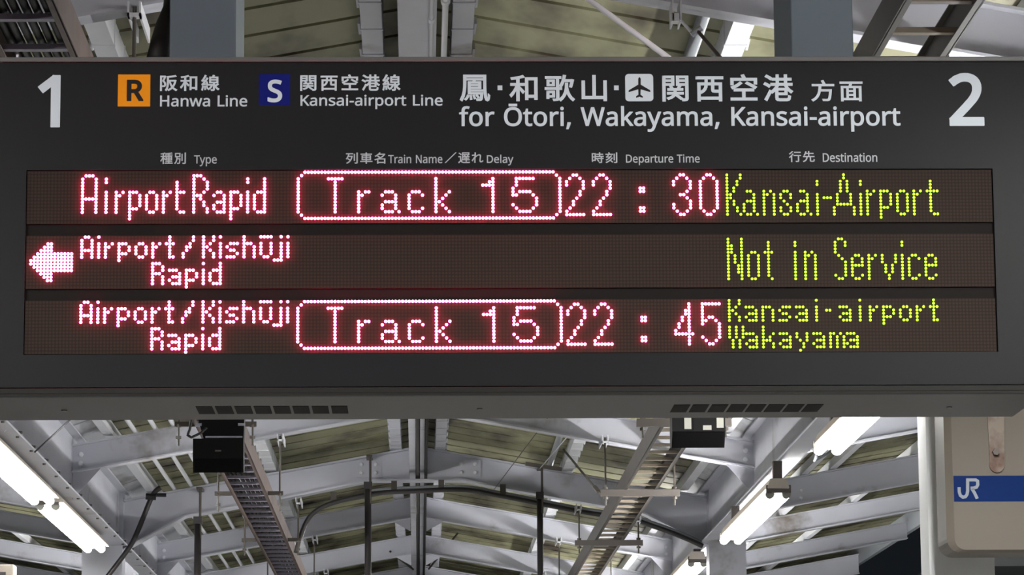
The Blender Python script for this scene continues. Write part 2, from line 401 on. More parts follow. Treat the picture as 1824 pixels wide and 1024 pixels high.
T45 = '196:1-13 195:3-4 194:5-6 193:7-8 192:9-10 193-195:10 197:10 200-205:1 200:2-7 201:6 202-203:5 204:6 205:7-11 204:12 202-203:13 201:12 200:11'
KANSAI = '208:1-13 212:1-2 211:3-4 210:5-6 209:7-8 210:9-10 211:11-12 212:13 214-215:6 216:7-12 214-215:9 213:10-12 214-215:13 217:13 219:6-13 220:7 221:6 222:7-13 225-226:6 224:7-8 227:7-8 225:9 226:10 224:11-12 227:11-12 225-226:13 230-231:6 232:7-12 230-231:9 229:10-12 230-231:13 233:13 235:3-4 235:7-13 237-239:8'
AIRPG = '243:1-2 242:3-6 244:3-6 241:7-10 245:7-10 242-244:10 240:11-13 246:11-13 248:3-4 248:7-13 250:6-13 251:7 252:6 254:6-14 255-256:6 257:7-10 255-256:11 259:7-12 260-261:6 260-261:13 262:7-12 264:6-13 265:7 266:6 269:3-12 268:6 270-271:6 270-271:13'
ARROW = '1:7-8 2:6-9 3:5-10 4:4-11 5:3-12 6-7:2-13 8-13:5-10'
KISHU = '17-18:0 16:1-6 19:1-6 17-18:4 21:0 21:2-6 23:2-6 24:3 25:2 27:2-7 28-29:2 30:3-4 28-29:5 32:3-5 33-34:2 33-34:6 35:3-5 37:2-6 38:3 39:2 42:0-6 41:2 43:2 43:6 49:0-1 48:2-3 47:3-4 46:5-6 52:0-6 53:3 54:2 54:4 55:0-1 55:5-6 57:0 57:2-6 59:3 60-62:2 60-61:4 62:5 59-61:6 64:0-6 65-66:2 67:3-6 69-72:0 69:2-5 72:2-5 70-71:6 75:0 75:2-7 73-74:7 77:0 77:2-6'
RAPID8 = '37:8-14 38-39:8 40:9-10 38-39:11 40:12-14 42-44:10 45:11-14 43-44:12 42:13 43-44:14 47:10-15 48-49:10 50:11-12 48-49:13 52:8 52:10-14 54:11-13 55-56:10 57:8-14 55-56:14'
NOT = '208:1-13 212:1-13 209:3-5 210:6-8 211:9-11 214:6-12 215-216:5 215-216:13 217:6-12 220:2-12 219:5 221:5 221:13'
INN = '228:2-3 228:5-13 231:5-13 232:6 233:5 234:6-13'
SERV = '240:2-5 241-242:1 243:2-3 241:6 242:7 243:8-12 241-242:13 240:12 245:7-12 246-247:6 248:7-9 246-247:9 246-247:13 248:12 250:6-13 251:7 252:6 254:6-8 255:9-11 256:12-13 257:9-11 258:6-8 260:2-3 260:6-13 262:7-12 263-264:6 265:7 265:12 263-264:13 267:7-12 268-269:6 270:7-9 268-269:9 268-269:13 270:12'
KAN8 = '208:0-6 209:3 210:2 210:4 211:0-1 211:5-6 213-215:2 216:3-6 214-215:4 213:5 214-215:6 218:2-6 219-220:2 221:3-6 223:3 224-226:2 224-225:4 226:5 223-225:6 228-230:2 231:3-6 229-230:4 228:5 229-230:6 234:0 234:2-6 237-238:3'
AIR8 = '241-243:2 244:3-6 242-243:4 241:5 242-243:6 247:0 247:2-6 250:2-6 251:3 252:2 254:2-7 255-256:2 257:3-4 255-256:5 259:3-5 260-261:2 260-261:6 262:3-5 264:2-6 265:3 266:2 269:0-6 268:2 270:2 270:6'
WAKA = '208:8-11 209:12-14 210:8-11 211:12-14 212:8-11 213-215:10 216:11-14 214-215:12 213:13 214-215:14 218:8-14 221:10 220:11 219-220:12 221:13-14 223-225:10 226:11-14 224-225:12 223:13 224-225:14 228:10-11 229:12 230:13-14 231:10-12 229:15 233-235:10 236:11-14 234-235:12 233:13 234-235:14 238:10-14 239:10 240:11-14 241:10 242:11-14 243-245:10 246:11-14 244-245:12 243:13 244-245:14'
for row, red, tm in ((0, None, two(160) + ' ' + two(168) + ' ' + COLON + ' ' + T30), (2, None, two(160) + ' ' + two(168) + ' ' + COLON + ' ' + T45)):
    lit(row, 'red', FRAME, 'red dotted frame around the track number'); letters(row, 'red', TRACK, 'Track'); letters(row, 'red', NUM15, '15')
    tk = tm.split(' 182-183')[0]; lit(row, 'red', tk, 'red dotted hour 22'); lit(row, 'red', COLON, 'red dotted colon'); lit(row, 'red', T30 if row == 0 else T45, 'red dotted minutes %s' % ('30' if row == 0 else '45'))
lit(0, 'red', AIRPORT16, 'red dotted word Airport'); lit(0, 'red', RAPID16, 'red dotted word Rapid')
lit(0, 'green', KANSAI + ' ' + AIRPG, 'green dotted text Kansai-Airport')
lit(1, 'red', ARROW, 'red dotted arrow pointing left')
for row in (1, 2):
    lit(row, 'red', KISHU, 'red dotted text Airport/Kishūji'); lit(row, 'red', RAPID8, 'red dotted word Rapid')
lit(1, 'green', NOT, 'green dotted word Not'); lit(1, 'green', INN, 'green dotted word in'); lit(1, 'green', SERV, 'green dotted word Service')
lit(2, 'green', KAN8 + ' ' + AIR8, 'green dotted text Kansai-airport'); lit(2, 'green', WAKA, 'green dotted text Wakayama')

# ---- lettering: outlines of the characters (units of 1/1000), filled to flat vinyl shapes
GLYPHS = {
',': "215|154,84 136,23 111,-42 85,-103 33,-103 49,-38 63,31 73,93 148,93",
'-': "258|32,184 32,246 226,246 226,184",
'1': "459|285,0 216,0 216,400 216,439 217,470 219,499 196,477 169,455 108,405 71,452 226,573 285,573",
'2': "459|417,0 38,0 38,59 188,210 261,287 279,310 294,332 306,353 315,376 320,399 322,424 319,453 309,477 294,496 273,509 249,517 221,520 194,519 169,514 147,506 126,495 105,482 83,466 45,513 94,548 153,572 174,577 197,580 221,581 255,579 285,572 313,562 336,548 356,531 372,510 384,486 392,458 394,428 392,399 386,371 375,344 361,318 344,292 324,267 247,185 128,67 128,64 417,64",
'D': "585|536,292 534,246 528,204 517,165 501,131 481,100 458,74 430,51 399,33 364,19 325,8 283,2 237,0 78,0 78,573 254,573 296,571 335,565 371,554 404,540 434,522 460,501 483,475 502,446 517,413 528,376 534,336;460,289 458,326 454,359 446,389 435,415 416,444 391,468 361,487 336,498 308,505 277,510 244,511 150,511 150,62 228,62 282,66 329,76 369,94 402,119 428,151 446,190 456,236",
'H': "594|516,0 443,0 443,267 150,267 150,0 78,0 78,573 150,573 150,330 443,330 443,573 516,573",
'K': "496|496,0 411,0 209,273 150,222 150,0 78,0 78,573 150,573 150,290 199,345 249,399 403,573 488,573 261,323",
'L': "420|78,0 78,573 150,573 150,64 400,64 400,0",
'N': "609|532,0 447,0 141,476 138,476 141,432 143,378 144,320 144,0 78,0 78,573 161,573 467,99 470,99 468,137 466,193 464,249 464,573 532,573",
'R': "499|236,573 270,572 301,568 329,563 353,555 381,541 404,522 422,500 434,474 442,444 444,410 442,381 437,356 427,334 415,315 401,298 385,285 367,274 349,265 330,257 487,0 403,0 264,237 150,237 150,0 78,0 78,573;232,510 150,510 150,298 236,298 278,301 312,310 338,325 356,347 366,374 370,407 368,430 363,450 355,467 343,481 328,492 310,500 287,506 261,509",
'S': "440|403,153 400,121 392,92 378,66 359,44 335,26 307,11 283,3 257,-3 228,-7 198,-8 137,-5 83,4 41,19 41,88 113,65 142,59 171,56 201,55 228,56 252,60 273,66 290,74 305,85 316,98 324,113 329,129 330,147 329,164 325,180 318,194 308,207 295,219 277,230 255,241 228,253 196,265 131,294 114,305 98,317 85,330 74,344 64,359 57,375 52,393 49,413 48,435 51,464 58,490 71,513 89,533 110,549 136,563 165,573 196,579 231,581 261,580 290,577 318,572 389,549 366,487 302,508 278,513 254,516 229,517 206,516 186,513 169,507 154,499 142,489 133,478 126,464 122,450 121,434 122,416 126,400 133,386 143,373 156,362 172,351 246,318 278,306 307,293 332,279 353,264 371,247 385,228 395,206 401,181",
'T': "446|259,0 187,0 187,509 8,509 8,573 437,573 437,509 259,509",
'W': "746|735,573 583,0 510,0 399,375 389,410 380,443 373,471 370,488 367,471 361,443 352,409 342,373 234,0 161,0 10,573 85,573 174,223 183,186 190,151 196,118 201,87 206,119 213,154 222,191 232,227 333,573 407,573 512,225 523,187 532,151 538,117 544,87 550,129 560,175 572,224 660,573",
'a': "450|231,437 268,435 299,429 326,418 347,403 363,383 375,358 383,328 385,293 385,0 334,0 320,61 317,61 279,22 265,13 250,5 234,-1 216,-5 195,-7 172,-8 148,-6 125,-2 103,6 84,17 68,31 55,48 45,69 39,92 37,119 40,149 50,176 65,199 87,219 116,234 152,246 194,253 243,257 316,259 316,285 313,317 306,342 293,359 275,371 253,378 227,380 205,379 183,376 163,370 106,347 84,400 104,410 126,418 151,426 177,432 203,436;252,208 215,205 184,200 159,192 141,182 124,165 113,144 110,119 112,97 120,79 132,66 148,57 167,51 188,49 223,52 253,62 279,79 299,103 311,134 315,172 315,210",
'e': "452|234,438 269,435 301,427 329,414 354,396 374,373 390,346 402,315 409,281 411,244 411,201 117,201 120,167 127,137 139,112 154,90 181,69 214,56 254,52 280,53 305,56 327,60 392,82 392,20 370,11 349,4 327,-1 304,-5 279,-7 251,-8 221,-6 193,-2 167,6 143,17 114,36 90,61 70,91 59,117 51,146 46,177 44,212 46,246 50,277 58,306 68,333 86,364 108,390 134,411 164,426 198,435;233,380 202,376 176,366 154,348 137,323 125,293 119,257 338,257 337,281 333,302 326,322 318,339 306,353 292,364 275,373 256,378",
'f': "276|266,375 158,375 158,0 87,0 87,375 12,375 12,408 87,432 87,457 89,492 95,522 104,547 117,568 133,585 152,597 174,606 199,611 227,613 274,609 310,599 292,544 262,552 228,556 206,553 189,545 175,532 166,513 160,489 158,458 158,430 266,430",
'i': "207|139,430 139,0 68,0 68,430;104,591 119,588 133,580 142,566 145,546 142,526 133,512 119,504 104,501 88,504 75,512 66,526 63,546 66,566 75,580 88,588",
'k': "428|138,291 137,257 135,221 138,221 152,240 172,264 189,285 326,430 409,430 235,246 421,0 336,0 187,200 138,158 138,0 68,0 68,609 138,609",
'l': "207|139,0 68,0 68,609 139,609",
'm': "750|540,438 574,436 604,428 629,417 649,401 665,379 676,352 683,319 685,280 685,0 615,0 615,277 613,308 606,333 594,353 577,367 555,376 528,379 490,375 460,362 438,342 423,314 414,279 411,237 411,0 342,0 342,277 341,298 337,317 332,333 320,353 303,367 289,374 272,378 253,379 227,377 204,370 185,360 170,346 159,329 150,308 144,283 140,255 139,223 139,0 68,0 68,430 125,430 136,371 140,371 150,385 161,398 173,409 186,418 201,425 217,431 266,438 297,436 325,430 349,420 369,406 386,388 398,366 402,366 418,388 438,406 461,420 486,430 513,436",
'n': "496|275,438 311,436 342,428 369,417 391,401 409,379 421,352 429,319 431,280 431,0 361,0 361,275 358,307 351,333 338,353 319,367 295,376 265,379 222,374 189,361 166,338 154,316 146,290 141,258 139,223 139,0 68,0 68,430 125,430 136,371 140,371 150,385 162,398 175,409 190,418 205,425 222,431",
'o': "485|442,216 440,181 436,150 428,121 417,95 404,71 388,51 369,33 348,18 324,7 299,-1 271,-6 241,-8 214,-6 188,-1 163,7 140,18 119,33 100,51 84,71 70,95 59,121 51,150 46,181 44,216 46,250 50,282 58,310 68,336 86,366 109,392 137,412 161,423 186,431 214,436 244,438 281,435 316,426 347,412 375,392 398,366 417,336 428,310 436,282 440,250;117,216 118,184 123,154 130,128 141,105 155,86 172,71 192,60 216,53 243,51 270,53 294,60 314,71 331,86 345,105 356,128 363,154 367,184 369,216 367,248 363,277 355,303 344,325 331,344 314,359 294,370 270,377 242,379 202,374 171,359 147,335 134,311 124,284 119,252",
'p': "493|273,438 311,434 344,424 375,407 401,383 422,352 437,313 446,268 449,216 448,181 444,148 437,119 427,93 410,62 390,37 365,17 337,3 306,-5 272,-8 251,-7 231,-4 213,1 197,7 183,15 170,24 153,38 139,55 134,55 137,20 139,-16 139,-192 68,-192 68,430 126,430 136,371 139,371 148,383 158,395 170,405 183,414 197,422 213,429 231,434 251,437;260,379 233,377 210,371 190,362 174,349 161,333 152,313 145,289 141,261 139,229 139,216 140,182 144,152 150,126 159,103 172,85 188,70 208,59 232,53 261,51 286,53 308,60 326,72 341,88 354,108 364,131 371,157 375,186 376,217 374,252 369,283 360,310 348,334 325,359 296,374",
'r': "331|269,438 295,437 319,433 310,368 287,372 264,374 247,373 232,369 217,363 202,355 189,346 176,334 165,320 156,305 149,289 143,270 140,250 139,229 139,0 68,0 68,430 126,430 134,351 137,351 147,367 158,381 170,395 184,407 198,417 214,426 231,433 250,437",
's': "384|348,119 346,93 339,69 327,49 311,32 292,17 268,6 241,-2 210,-6 176,-8 148,-7 122,-5 99,-1 78,5 59,11 42,19 42,83 104,60 128,54 153,50 178,49 211,51 237,57 256,66 269,79 277,94 280,112 278,128 271,141 259,154 239,167 174,196 103,228 85,239 69,252 57,266 48,282 43,302 41,324 46,357 61,385 85,408 109,421 137,430 168,436 202,438 228,437 252,434 275,430 339,409 315,353 258,372 238,376 218,379 197,380 170,378 148,374 131,366 114,350 108,328 111,312 119,298 133,286 154,274 219,246 289,215 307,203 321,190 333,176 341,160 346,141",
't': "289|212,50 245,53 272,59 272,5 240,-4 200,-8 178,-7 157,-3 138,4 120,13 104,27 91,44 82,66 76,93 74,125 74,375 13,375 13,409 75,437 103,528 144,528 144,430 269,430 269,375 144,375 144,127 146,103 153,84 163,69 177,58 193,52",
'u': "496|427,430 427,0 370,0 359,57 356,57 346,43 334,31 321,20 306,11 290,4 273,-1 256,-5 238,-7 220,-8 188,-6 159,-1 134,8 112,21 95,38 81,59 71,84 65,114 63,148 63,430 135,430 135,153 137,122 145,96 158,76 176,62 200,54 230,51 260,53 285,59 306,69 322,83 335,100 345,121 352,146 356,175 357,206 357,430",
'w': "630|346,243 336,276 328,308 321,335 316,357 313,357 308,335 302,307 294,275 284,242 207,1 127,1 9,431 82,431 141,201 153,154 163,109 169,73 172,73 178,97 185,128 193,160 201,188 277,431 354,431 428,188 440,149 451,109 457,74 460,74 466,108 477,153 489,201 549,431 621,431 502,1 419,1",
'y': "409|1,430 76,430 169,185 184,144 196,105 205,68 209,68 224,121 245,186 333,430 409,430 224,-59 213,-85 201,-108 188,-130 173,-148 157,-164 138,-176 117,-185 94,-190 67,-192 34,-190 9,-186 9,-130 30,-133 56,-135 79,-133 99,-126 116,-114 130,-99 152,-59 174,-2",
'Ō': "626|577,287 576,255 573,224 568,194 561,166 548,132 531,101 510,73 486,49 459,29 428,13 402,4 375,-3 345,-7 314,-8 281,-7 251,-3 222,4 196,13 165,29 138,49 114,73 94,101 78,132 65,167 58,195 53,224 50,256 49,288 51,331 56,371 65,408 78,442 94,473 114,501 138,525 166,545 197,561 232,572 271,579 314,581 356,579 394,572 428,561 459,545 486,525 510,501 530,473 547,442 560,408 570,370 575,330;125,287 126,252 130,220 136,190 145,163 161,131 182,104 207,83 229,71 255,62 283,57 314,55 354,58 390,67 420,83 445,104 465,131 481,163 490,190 496,220 500,252 501,287 498,338 490,384 476,423 456,457 430,484 398,503 359,514 314,518 283,516 255,511 229,502 207,490 182,469 161,443 145,411 136,384 130,354 126,322;432,686 432,629 194,629 194,686",
'れ': "0|103,252 101,219 50,213 28,213 30,184 99,193 97,159 19,52 37,28 94,111 93,97 92,7 91,-13 122,-13 120,8 119,92 120,134 146,159 173,180 199,195 223,201 244,194 251,172 249,143 244,109 240,74 238,42 243,18 257,3 277,-2 300,1 321,11 341,27 336,57 319,41 301,31 284,28 270,34 265,49 267,80 272,115 276,150 278,180 273,205 257,221 230,227 202,221 173,207 145,188 122,168 124,188 139,213 129,225 127,224 134,277 101,278",
'先': "0|162,294 162,239 100,239 113,280 86,286 78,257 67,227 53,198 36,173 58,161 70,177 80,194 90,214 162,214 162,144 21,144 21,118 113,118 106,77 90,42 62,13 16,-8 33,-30 82,-5 114,29 132,70 140,118 207,118 207,15 210,-7 222,-19 246,-22 296,-22 318,-17 329,3 334,44 310,55 308,22 303,6 293,3 249,3 236,5 233,15 233,118 329,118 329,144 188,144 188,214 304,214 304,239 188,239 188,294",
'列': "0|225,254 225,57 251,57 251,254;297,292 297,6 295,0 289,-1 246,-1 255,-27 279,-27 297,-25 309,-22 320,-12 324,6 324,292;63,106 117,63 98,40 76,20 53,4 28,-8 43,-30 79,-10 110,16 138,49 160,89 177,137 189,193 173,198 169,197 90,197 105,250 200,250 200,275 21,275 21,250 78,250 68,211 54,174 38,142 19,114 39,97 54,119 68,144 81,173 161,173 153,141 143,112 131,86 78,125",
'別': "0|208,252 208,58 233,58 233,252;293,287 293,7 291,0 284,-2 231,-2 241,-28 269,-28 290,-27 304,-23 316,-13 320,7 320,287;57,255 147,255 147,187 57,187;33,278 33,163 72,163 68,114 58,67 41,24 12,-11 30,-29 54,-3 71,29 83,64 91,102 149,102 145,46 141,13 136,-1 131,-4 124,-5 84,-3 91,-27 134,-27 147,-24 157,-16 163,-4 167,20 171,58 174,114 174,125 94,125 97,163 172,163 172,278",
'刻': "0|298,290 298,6 296,0 290,-2 242,-2 251,-27 277,-27 296,-25 309,-22 321,-13 324,6 324,290;235,254 235,58 260,58 260,254;161,202 140,168 69,165 118,227 210,227 210,251 138,251 114,296 90,289 109,251 19,251 19,227 88,227 73,205 58,187 49,176 38,167 29,162 37,138 121,146 100,124 76,104 50,87 23,72 40,51 83,78 122,111 157,150 185,195;184,136 154,92 115,53 70,21 21,-5 37,-27 64,-13 91,4 116,22 140,43 195,-12 214,5 198,22 178,41 157,59 176,80 193,102 208,126",
'名': "0|92,185 146,142 115,127 82,114 49,104 16,96 30,71 88,89 88,-28 114,-28 114,-9 271,-9 271,-28 297,-28 297,119 158,119 200,145 238,175 270,210 296,250 278,261 273,259 150,259 172,289 142,295 123,269 97,243 64,218 24,196 43,175 74,194 102,214 126,235 257,235 240,213 219,192 196,173 171,156 112,200;271,15 114,15 114,95 271,95",
'和': "0|186,262 186,-12 211,-12 211,16 290,16 290,-10 316,-10 316,262;211,42 211,236 290,236 290,42;154,291 127,282 94,274 57,267 21,262 28,241 86,249 86,190 18,190 18,166 80,166 66,133 49,100 29,71 9,47 23,22 40,43 57,69 72,98 86,128 86,-27 112,-27 112,127 155,67 171,89 112,157 112,166 174,166 174,190 112,190 112,254 171,270",
'山': "0|38,221 38,-1 286,-1 286,-27 313,-27 313,222 286,222 286,26 188,26 188,290 161,290 161,26 65,26 65,221",
'方': "0|154,286 178,234 24,234 24,208 119,208 116,167 111,126 100,86 82,50 55,18 16,-8 35,-29 78,1 108,38 128,81 139,126 265,126 260,75 255,39 249,16 242,4 225,0 166,2 172,-10 175,-23 234,-24 251,-21 265,-12 274,4 281,32 287,76 292,139 293,152 144,152 148,208 328,208 328,234 180,234 205,244 179,296",
'時': "0|156,73 174,53 189,31 200,12 223,25 212,45 195,66 177,85;221,294 221,252 147,252 147,229 221,229 221,185 133,185 133,161 267,161 267,121 134,121 134,98 267,98 267,4 265,-2 260,-3 213,-3 222,-28 247,-28 265,-26 279,-23 290,-14 293,3 293,98 334,98 334,121 293,121 293,161 338,161 338,185 247,185 247,229 323,229 323,252 247,252 247,294;102,146 102,65 51,65 51,146;102,169 51,169 51,247 102,247;27,271 27,12 51,12 51,41 127,41 127,271",
'歌': "0|56,214 97,214 97,180 56,180;36,234 36,161 118,161 118,234;14,138 14,115 144,115 144,-1 143,-6 139,-7 103,-6 111,-26 156,-22 165,-16 168,-1 168,115 200,115 200,138 166,138 166,254 192,254 192,277 18,277 18,254 142,254 142,138;33,93 33,2 55,2 55,18 119,18 119,93;55,74 98,74 98,37 55,37;221,294 214,256 204,219 191,187 175,159 197,146 209,166 219,189 228,214 307,214 292,149 313,143 322,170 329,202 336,234 318,239 314,238 235,238 246,290;244,193 244,169 242,128 233,82 212,34 172,-11 189,-29 215,-3 234,24 248,52 258,81 270,49 285,20 304,-5 327,-28 344,-8 315,20 294,53 279,92 268,140 268,169 268,193",
'港': "0|30,272 52,260 73,246 90,232 105,254 88,267 67,280 45,291;12,178 35,166 56,153 72,141 88,162 71,175 49,187 27,197;173,107 255,107 255,70 173,70;250,294 250,252 181,252 181,294 156,294 156,252 109,252 109,228 156,228 156,188 94,188 94,164 157,164 140,137 119,112 96,93 79,105 65,75 50,44 35,16 22,-7 45,-23 96,81 106,68 121,79 135,92 148,107 148,13 152,-10 167,-22 196,-25 275,-25 300,-20 313,-4 318,29 296,38 293,13 287,2 273,-1 198,-1 177,2 173,13 173,49 279,49 279,115 293,98 309,83 325,71 343,92 317,110 294,135 276,164 338,164 338,188 276,188 276,228 328,228 328,252 276,252 276,294;173,128 163,128 183,164 250,164 270,128;181,228 250,228 250,188 181,188",
'種': "0|152,187 152,75 224,75 224,50 148,50 148,29 224,29 224,1 128,1 128,-21 338,-21 338,1 250,1 250,29 326,29 326,50 250,50 250,75 324,75 324,187 250,187 250,211 331,211 331,232 250,232 250,258 331,270 314,290 279,284 236,279 189,275 143,273 150,252 224,256 224,232 137,232 137,211 224,211 224,187;175,123 224,123 224,95 175,95;250,123 300,123 300,95 250,95;175,168 224,168 224,140 175,140;250,168 300,168 300,140 250,140;126,289 103,280 75,273 45,266 15,261 23,241 74,249 74,195 17,195 17,171 71,171 59,140 44,110 27,82 10,60 23,36 41,62 59,93 74,128 74,-27 100,-27 100,124 132,80 148,101 100,149 100,171 144,171 144,195 100,195 100,255 145,269",
'空': "0|197,188 226,173 255,156 283,139 304,125 322,145 300,159 272,175 242,191 214,206;134,207 112,189 87,172 60,157 30,145 45,122 75,136 104,153 130,172 153,190;27,8 27,-16 325,-16 325,8 188,8 188,96 289,96 289,120 64,120 64,96 161,96 161,8;148,289 166,251 27,251 27,172 53,172 53,227 297,227 297,181 324,181 324,251 198,251 176,296",
'線': "0|183,186 293,186 293,154 183,154;183,236 293,236 293,206 183,206;64,66 71,-9 92,-6 83,69;29,69 25,39 20,11 12,-14 33,-22 51,65;96,73 113,15 132,21 114,78;310,121 270,81 254,121 254,133 318,133 318,257 239,257 254,288 224,294 213,257 159,257 159,133 229,133 229,1 228,-3 223,-4 187,-4 195,-28 215,-28 230,-27 242,-24 251,-15 254,1 254,67 272,35 294,8 320,-13 338,8 316,22 297,41 280,63 329,105;146,104 146,82 192,82 175,50 153,25 127,7 142,-11 168,7 190,31 208,63 221,100 206,105 201,104;23,84 33,88 58,92 110,100 114,80 135,86 131,109 124,135 115,161 95,156 105,121 55,114 76,140 96,168 115,198 133,228 110,242 84,195 48,192 67,220 85,252 100,285 76,295 60,258 43,226 31,207 22,194 12,187 21,163 69,172 40,132 26,116 14,109",
'行': "0|152,273 152,248 325,248 325,273;93,294 77,274 57,254 35,235 12,218 28,197 52,216 76,238 99,261 119,284;137,176 137,151 255,151 255,6 253,0 246,-2 191,-1 200,-27 230,-27 251,-26 266,-23 278,-13 282,6 282,151 334,151 334,176;107,219 87,189 62,161 36,135 9,113 27,91 67,127 67,-29 93,-29 93,156 132,210",
'西': "0|21,271 21,246 125,246 125,195 40,195 40,-27 65,-27 65,-5 287,-5 287,-26 313,-26 313,195 224,195 224,246 329,246 329,271;65,20 65,85 81,67 113,89 133,114 144,142 148,171 199,171 199,116 202,94 213,83 235,80 282,80 287,80 287,20;65,86 65,171 124,171 119,140 101,111;148,195 148,246 199,246 199,195;224,171 287,171 287,105 280,105 238,105 226,107 224,116",
'車': "0|55,212 55,76 161,76 161,47 19,47 19,23 161,23 161,-29 188,-29 188,23 333,23 333,47 188,47 188,76 296,76 296,212 188,212 188,238 321,238 321,262 188,262 188,294 161,294 161,262 29,262 29,238 161,238 161,212;81,134 161,134 161,98 81,98;188,134 270,134 270,98 188,98;81,190 161,190 161,154 81,154;188,190 270,190 270,154 188,154",
'遅': "0|25,257 48,242 70,226 86,210 104,228 87,243 65,259 41,273;124,281 124,193 123,157 119,118 110,79 95,43 117,31 133,69 143,111 147,154 148,193 148,210 323,210 323,281;148,261 298,261 298,230 148,230;163,126 163,107 225,107 225,82 145,82 145,61 225,61 225,18 250,18 250,61 331,61 331,82 250,82 250,107 315,107 315,126 250,126 250,151 325,151 325,171 281,171 301,203 278,210 257,171 213,171 218,173 210,191 196,209 176,202 195,171 154,171 154,151 225,151 225,126;88,172 19,172 19,147 63,147 63,35 47,26 30,12 14,-5 31,-28 49,-6 64,10 78,16 93,9 112,-4 138,-16 169,-21 208,-23 329,-20 336,7 209,1 173,2 143,7 117,18 88,37",
'関': "0|214,161 196,125 140,125 150,129 132,160 111,154 126,125 89,125 89,106 160,106 160,84 160,78 84,78 84,58 155,58 143,41 119,24 80,10 96,-8 134,7 160,25 175,43 238,-8 253,9 189,58 266,58 266,78 184,78 184,83 184,106 261,106 261,125 220,125 238,154;134,214 134,185 57,185 57,214;134,232 57,232 57,259 134,259;295,214 295,185 215,185 215,214;295,232 215,232 215,259 295,259;307,279 190,279 190,165 295,165 295,6 294,1 289,0 251,0 259,-24 280,-24 297,-22 308,-19 318,-10 321,6 321,279;31,279 31,-28 57,-28 57,166 159,166 159,279",
'阪': "0|293,168 283,130 269,96 252,66 235,97 222,131 211,168;155,270 155,145 154,104 149,62 138,22 119,-14 140,-30 161,9 173,53 179,100 180,145 180,168 190,168 198,134 209,102 222,73 237,46 215,24 190,6 164,-7 180,-29 206,-15 230,3 252,25 272,4 295,-14 320,-29 338,-8 312,6 288,23 268,44 286,74 300,107 312,145 321,188 305,193 301,192 180,192 180,249 218,252 256,257 292,262 324,269 307,291 275,285 237,279 196,274;28,279 28,-28 52,-28 52,255 102,255 69,174 91,148 103,125 106,104 104,90 98,81 84,77 58,78 65,55 95,55 114,61 126,77 130,102 127,124 116,150 94,178 134,270 117,280 112,279",
'面': "0|136,117 210,117 210,77 136,77;136,138 136,177 210,177 210,138;136,56 210,56 210,15 136,15;20,271 20,246 155,246 146,202 36,202 36,-28 62,-28 62,-9 287,-9 287,-28 314,-28 314,202 173,202 186,246 331,246 331,271;62,15 62,177 112,177 112,15;287,15 235,15 235,177 287,177",
'鳳': "0|92,41 85,23 74,6 60,-7 76,-18 91,-3 102,15 110,35;121,37 125,-11 142,-9 137,39;153,36 168,-5 184,0 168,41;187,39 209,7 224,14 201,45;51,276 51,187 50,139 45,87 33,35 12,-13 33,-28 56,23 69,80 75,136 77,187 77,253 273,253 274,180 275,113 279,56 286,11 297,-18 315,-28 329,-22 337,-1 341,35 325,54 324,26 322,7 318,0 310,12 304,43 300,90 298,148 298,211 298,276;101,199 101,53 241,53 238,23 235,6 231,-3 222,-6 193,-4 198,-23 232,-23 243,-21 251,-16 257,-4 261,20 264,60 265,69 125,69 125,85 264,85 264,102 125,102 125,118 242,118 242,199 175,199 184,218 261,218 261,235 88,235 88,218 159,218 153,199;125,151 218,151 218,133 125,133;125,166 125,183 218,183 218,166",
}

def text_mesh(txt, bold, spacing=1.0, kanji_adv=None):
    """filled outlines, thickened by a ribbon along every contour; returns points and faces"""
    cu = bpy.data.curves.new('lettering', 'CURVE'); cu.dimensions = '2D'; cu.fill_mode = 'BOTH'
    x = 0.; vs = []; fs = []
    for ch in txt:
        if ch == ' ': x += 260 * spacing; continue
        adv, body = GLYPHS[ch].split('|'); adv = float(adv)
        for sp in body.split(';'):
            pts = [tuple(float(q) for q in p.split(',')) for p in sp.split()]
            pts = [(u + x, v) for u, v in pts]; n = len(pts)
            s = cu.splines.new('POLY'); s.points.add(n - 1); s.use_cyclic_u = True
            for i, (u, v) in enumerate(pts): s.points[i].co = (u, v, 0, 1)
            if bold:
                # mitred band from -bold to +bold around the contour
                for i in range(n):
                    p, q = Vector(pts[i]), Vector(pts[(i + 1) % n]); d = q - p
                    if d.length < 1e-6: continue
                    d.normalize(); nn = Vector((-d.y, d.x)) * bold; o = len(vs)
                    ext = d * (bold * .8) if (q - p).length > bold * 2.5 else d * (bold * .35)
                    vs += [tuple(p - ext + nn), tuple(p - ext - nn), tuple(q + ext - nn), tuple(q + ext + nn)]; fs.append((o, o + 1, o + 2, o + 3))
        x += kanji_adv if kanji_adv and adv == 0 else adv * spacing
    o = bpy.data.objects.new('lettering', cu); COL.objects.link(o); bpy.context.view_layer.update()
    me = bpy.data.meshes.new_from_object(o.evaluated_get(bpy.context.evaluated_depsgraph_get()))
    text_mesh.split = len(vs); b0 = len(vs); vs += [tuple(v.co)[:2] for v in me.vertices]; fs += [tuple(i + b0 for i in p.vertices) for p in me.polygons]
    bpy.data.meshes.remove(me); bpy.data.objects.remove(o); bpy.data.curves.remove(cu)
    return vs, fs
def solid_face(vs2, fs, a, b, name, m, parent, y=None, th=.0006, n_band=0):
    """flat shape (x,z points) laid on the face as a thin film"""
    y = YF if y is None else y; k = MB(); n = len(vs2)
    k.add([(p[0], y - th - (1e-4 + 2e-5 * ((i // 4) % 5) if i < n_band else 0), p[1]) for i, p in enumerate(vs2)], fs)
    return k.build(name, m, parent)
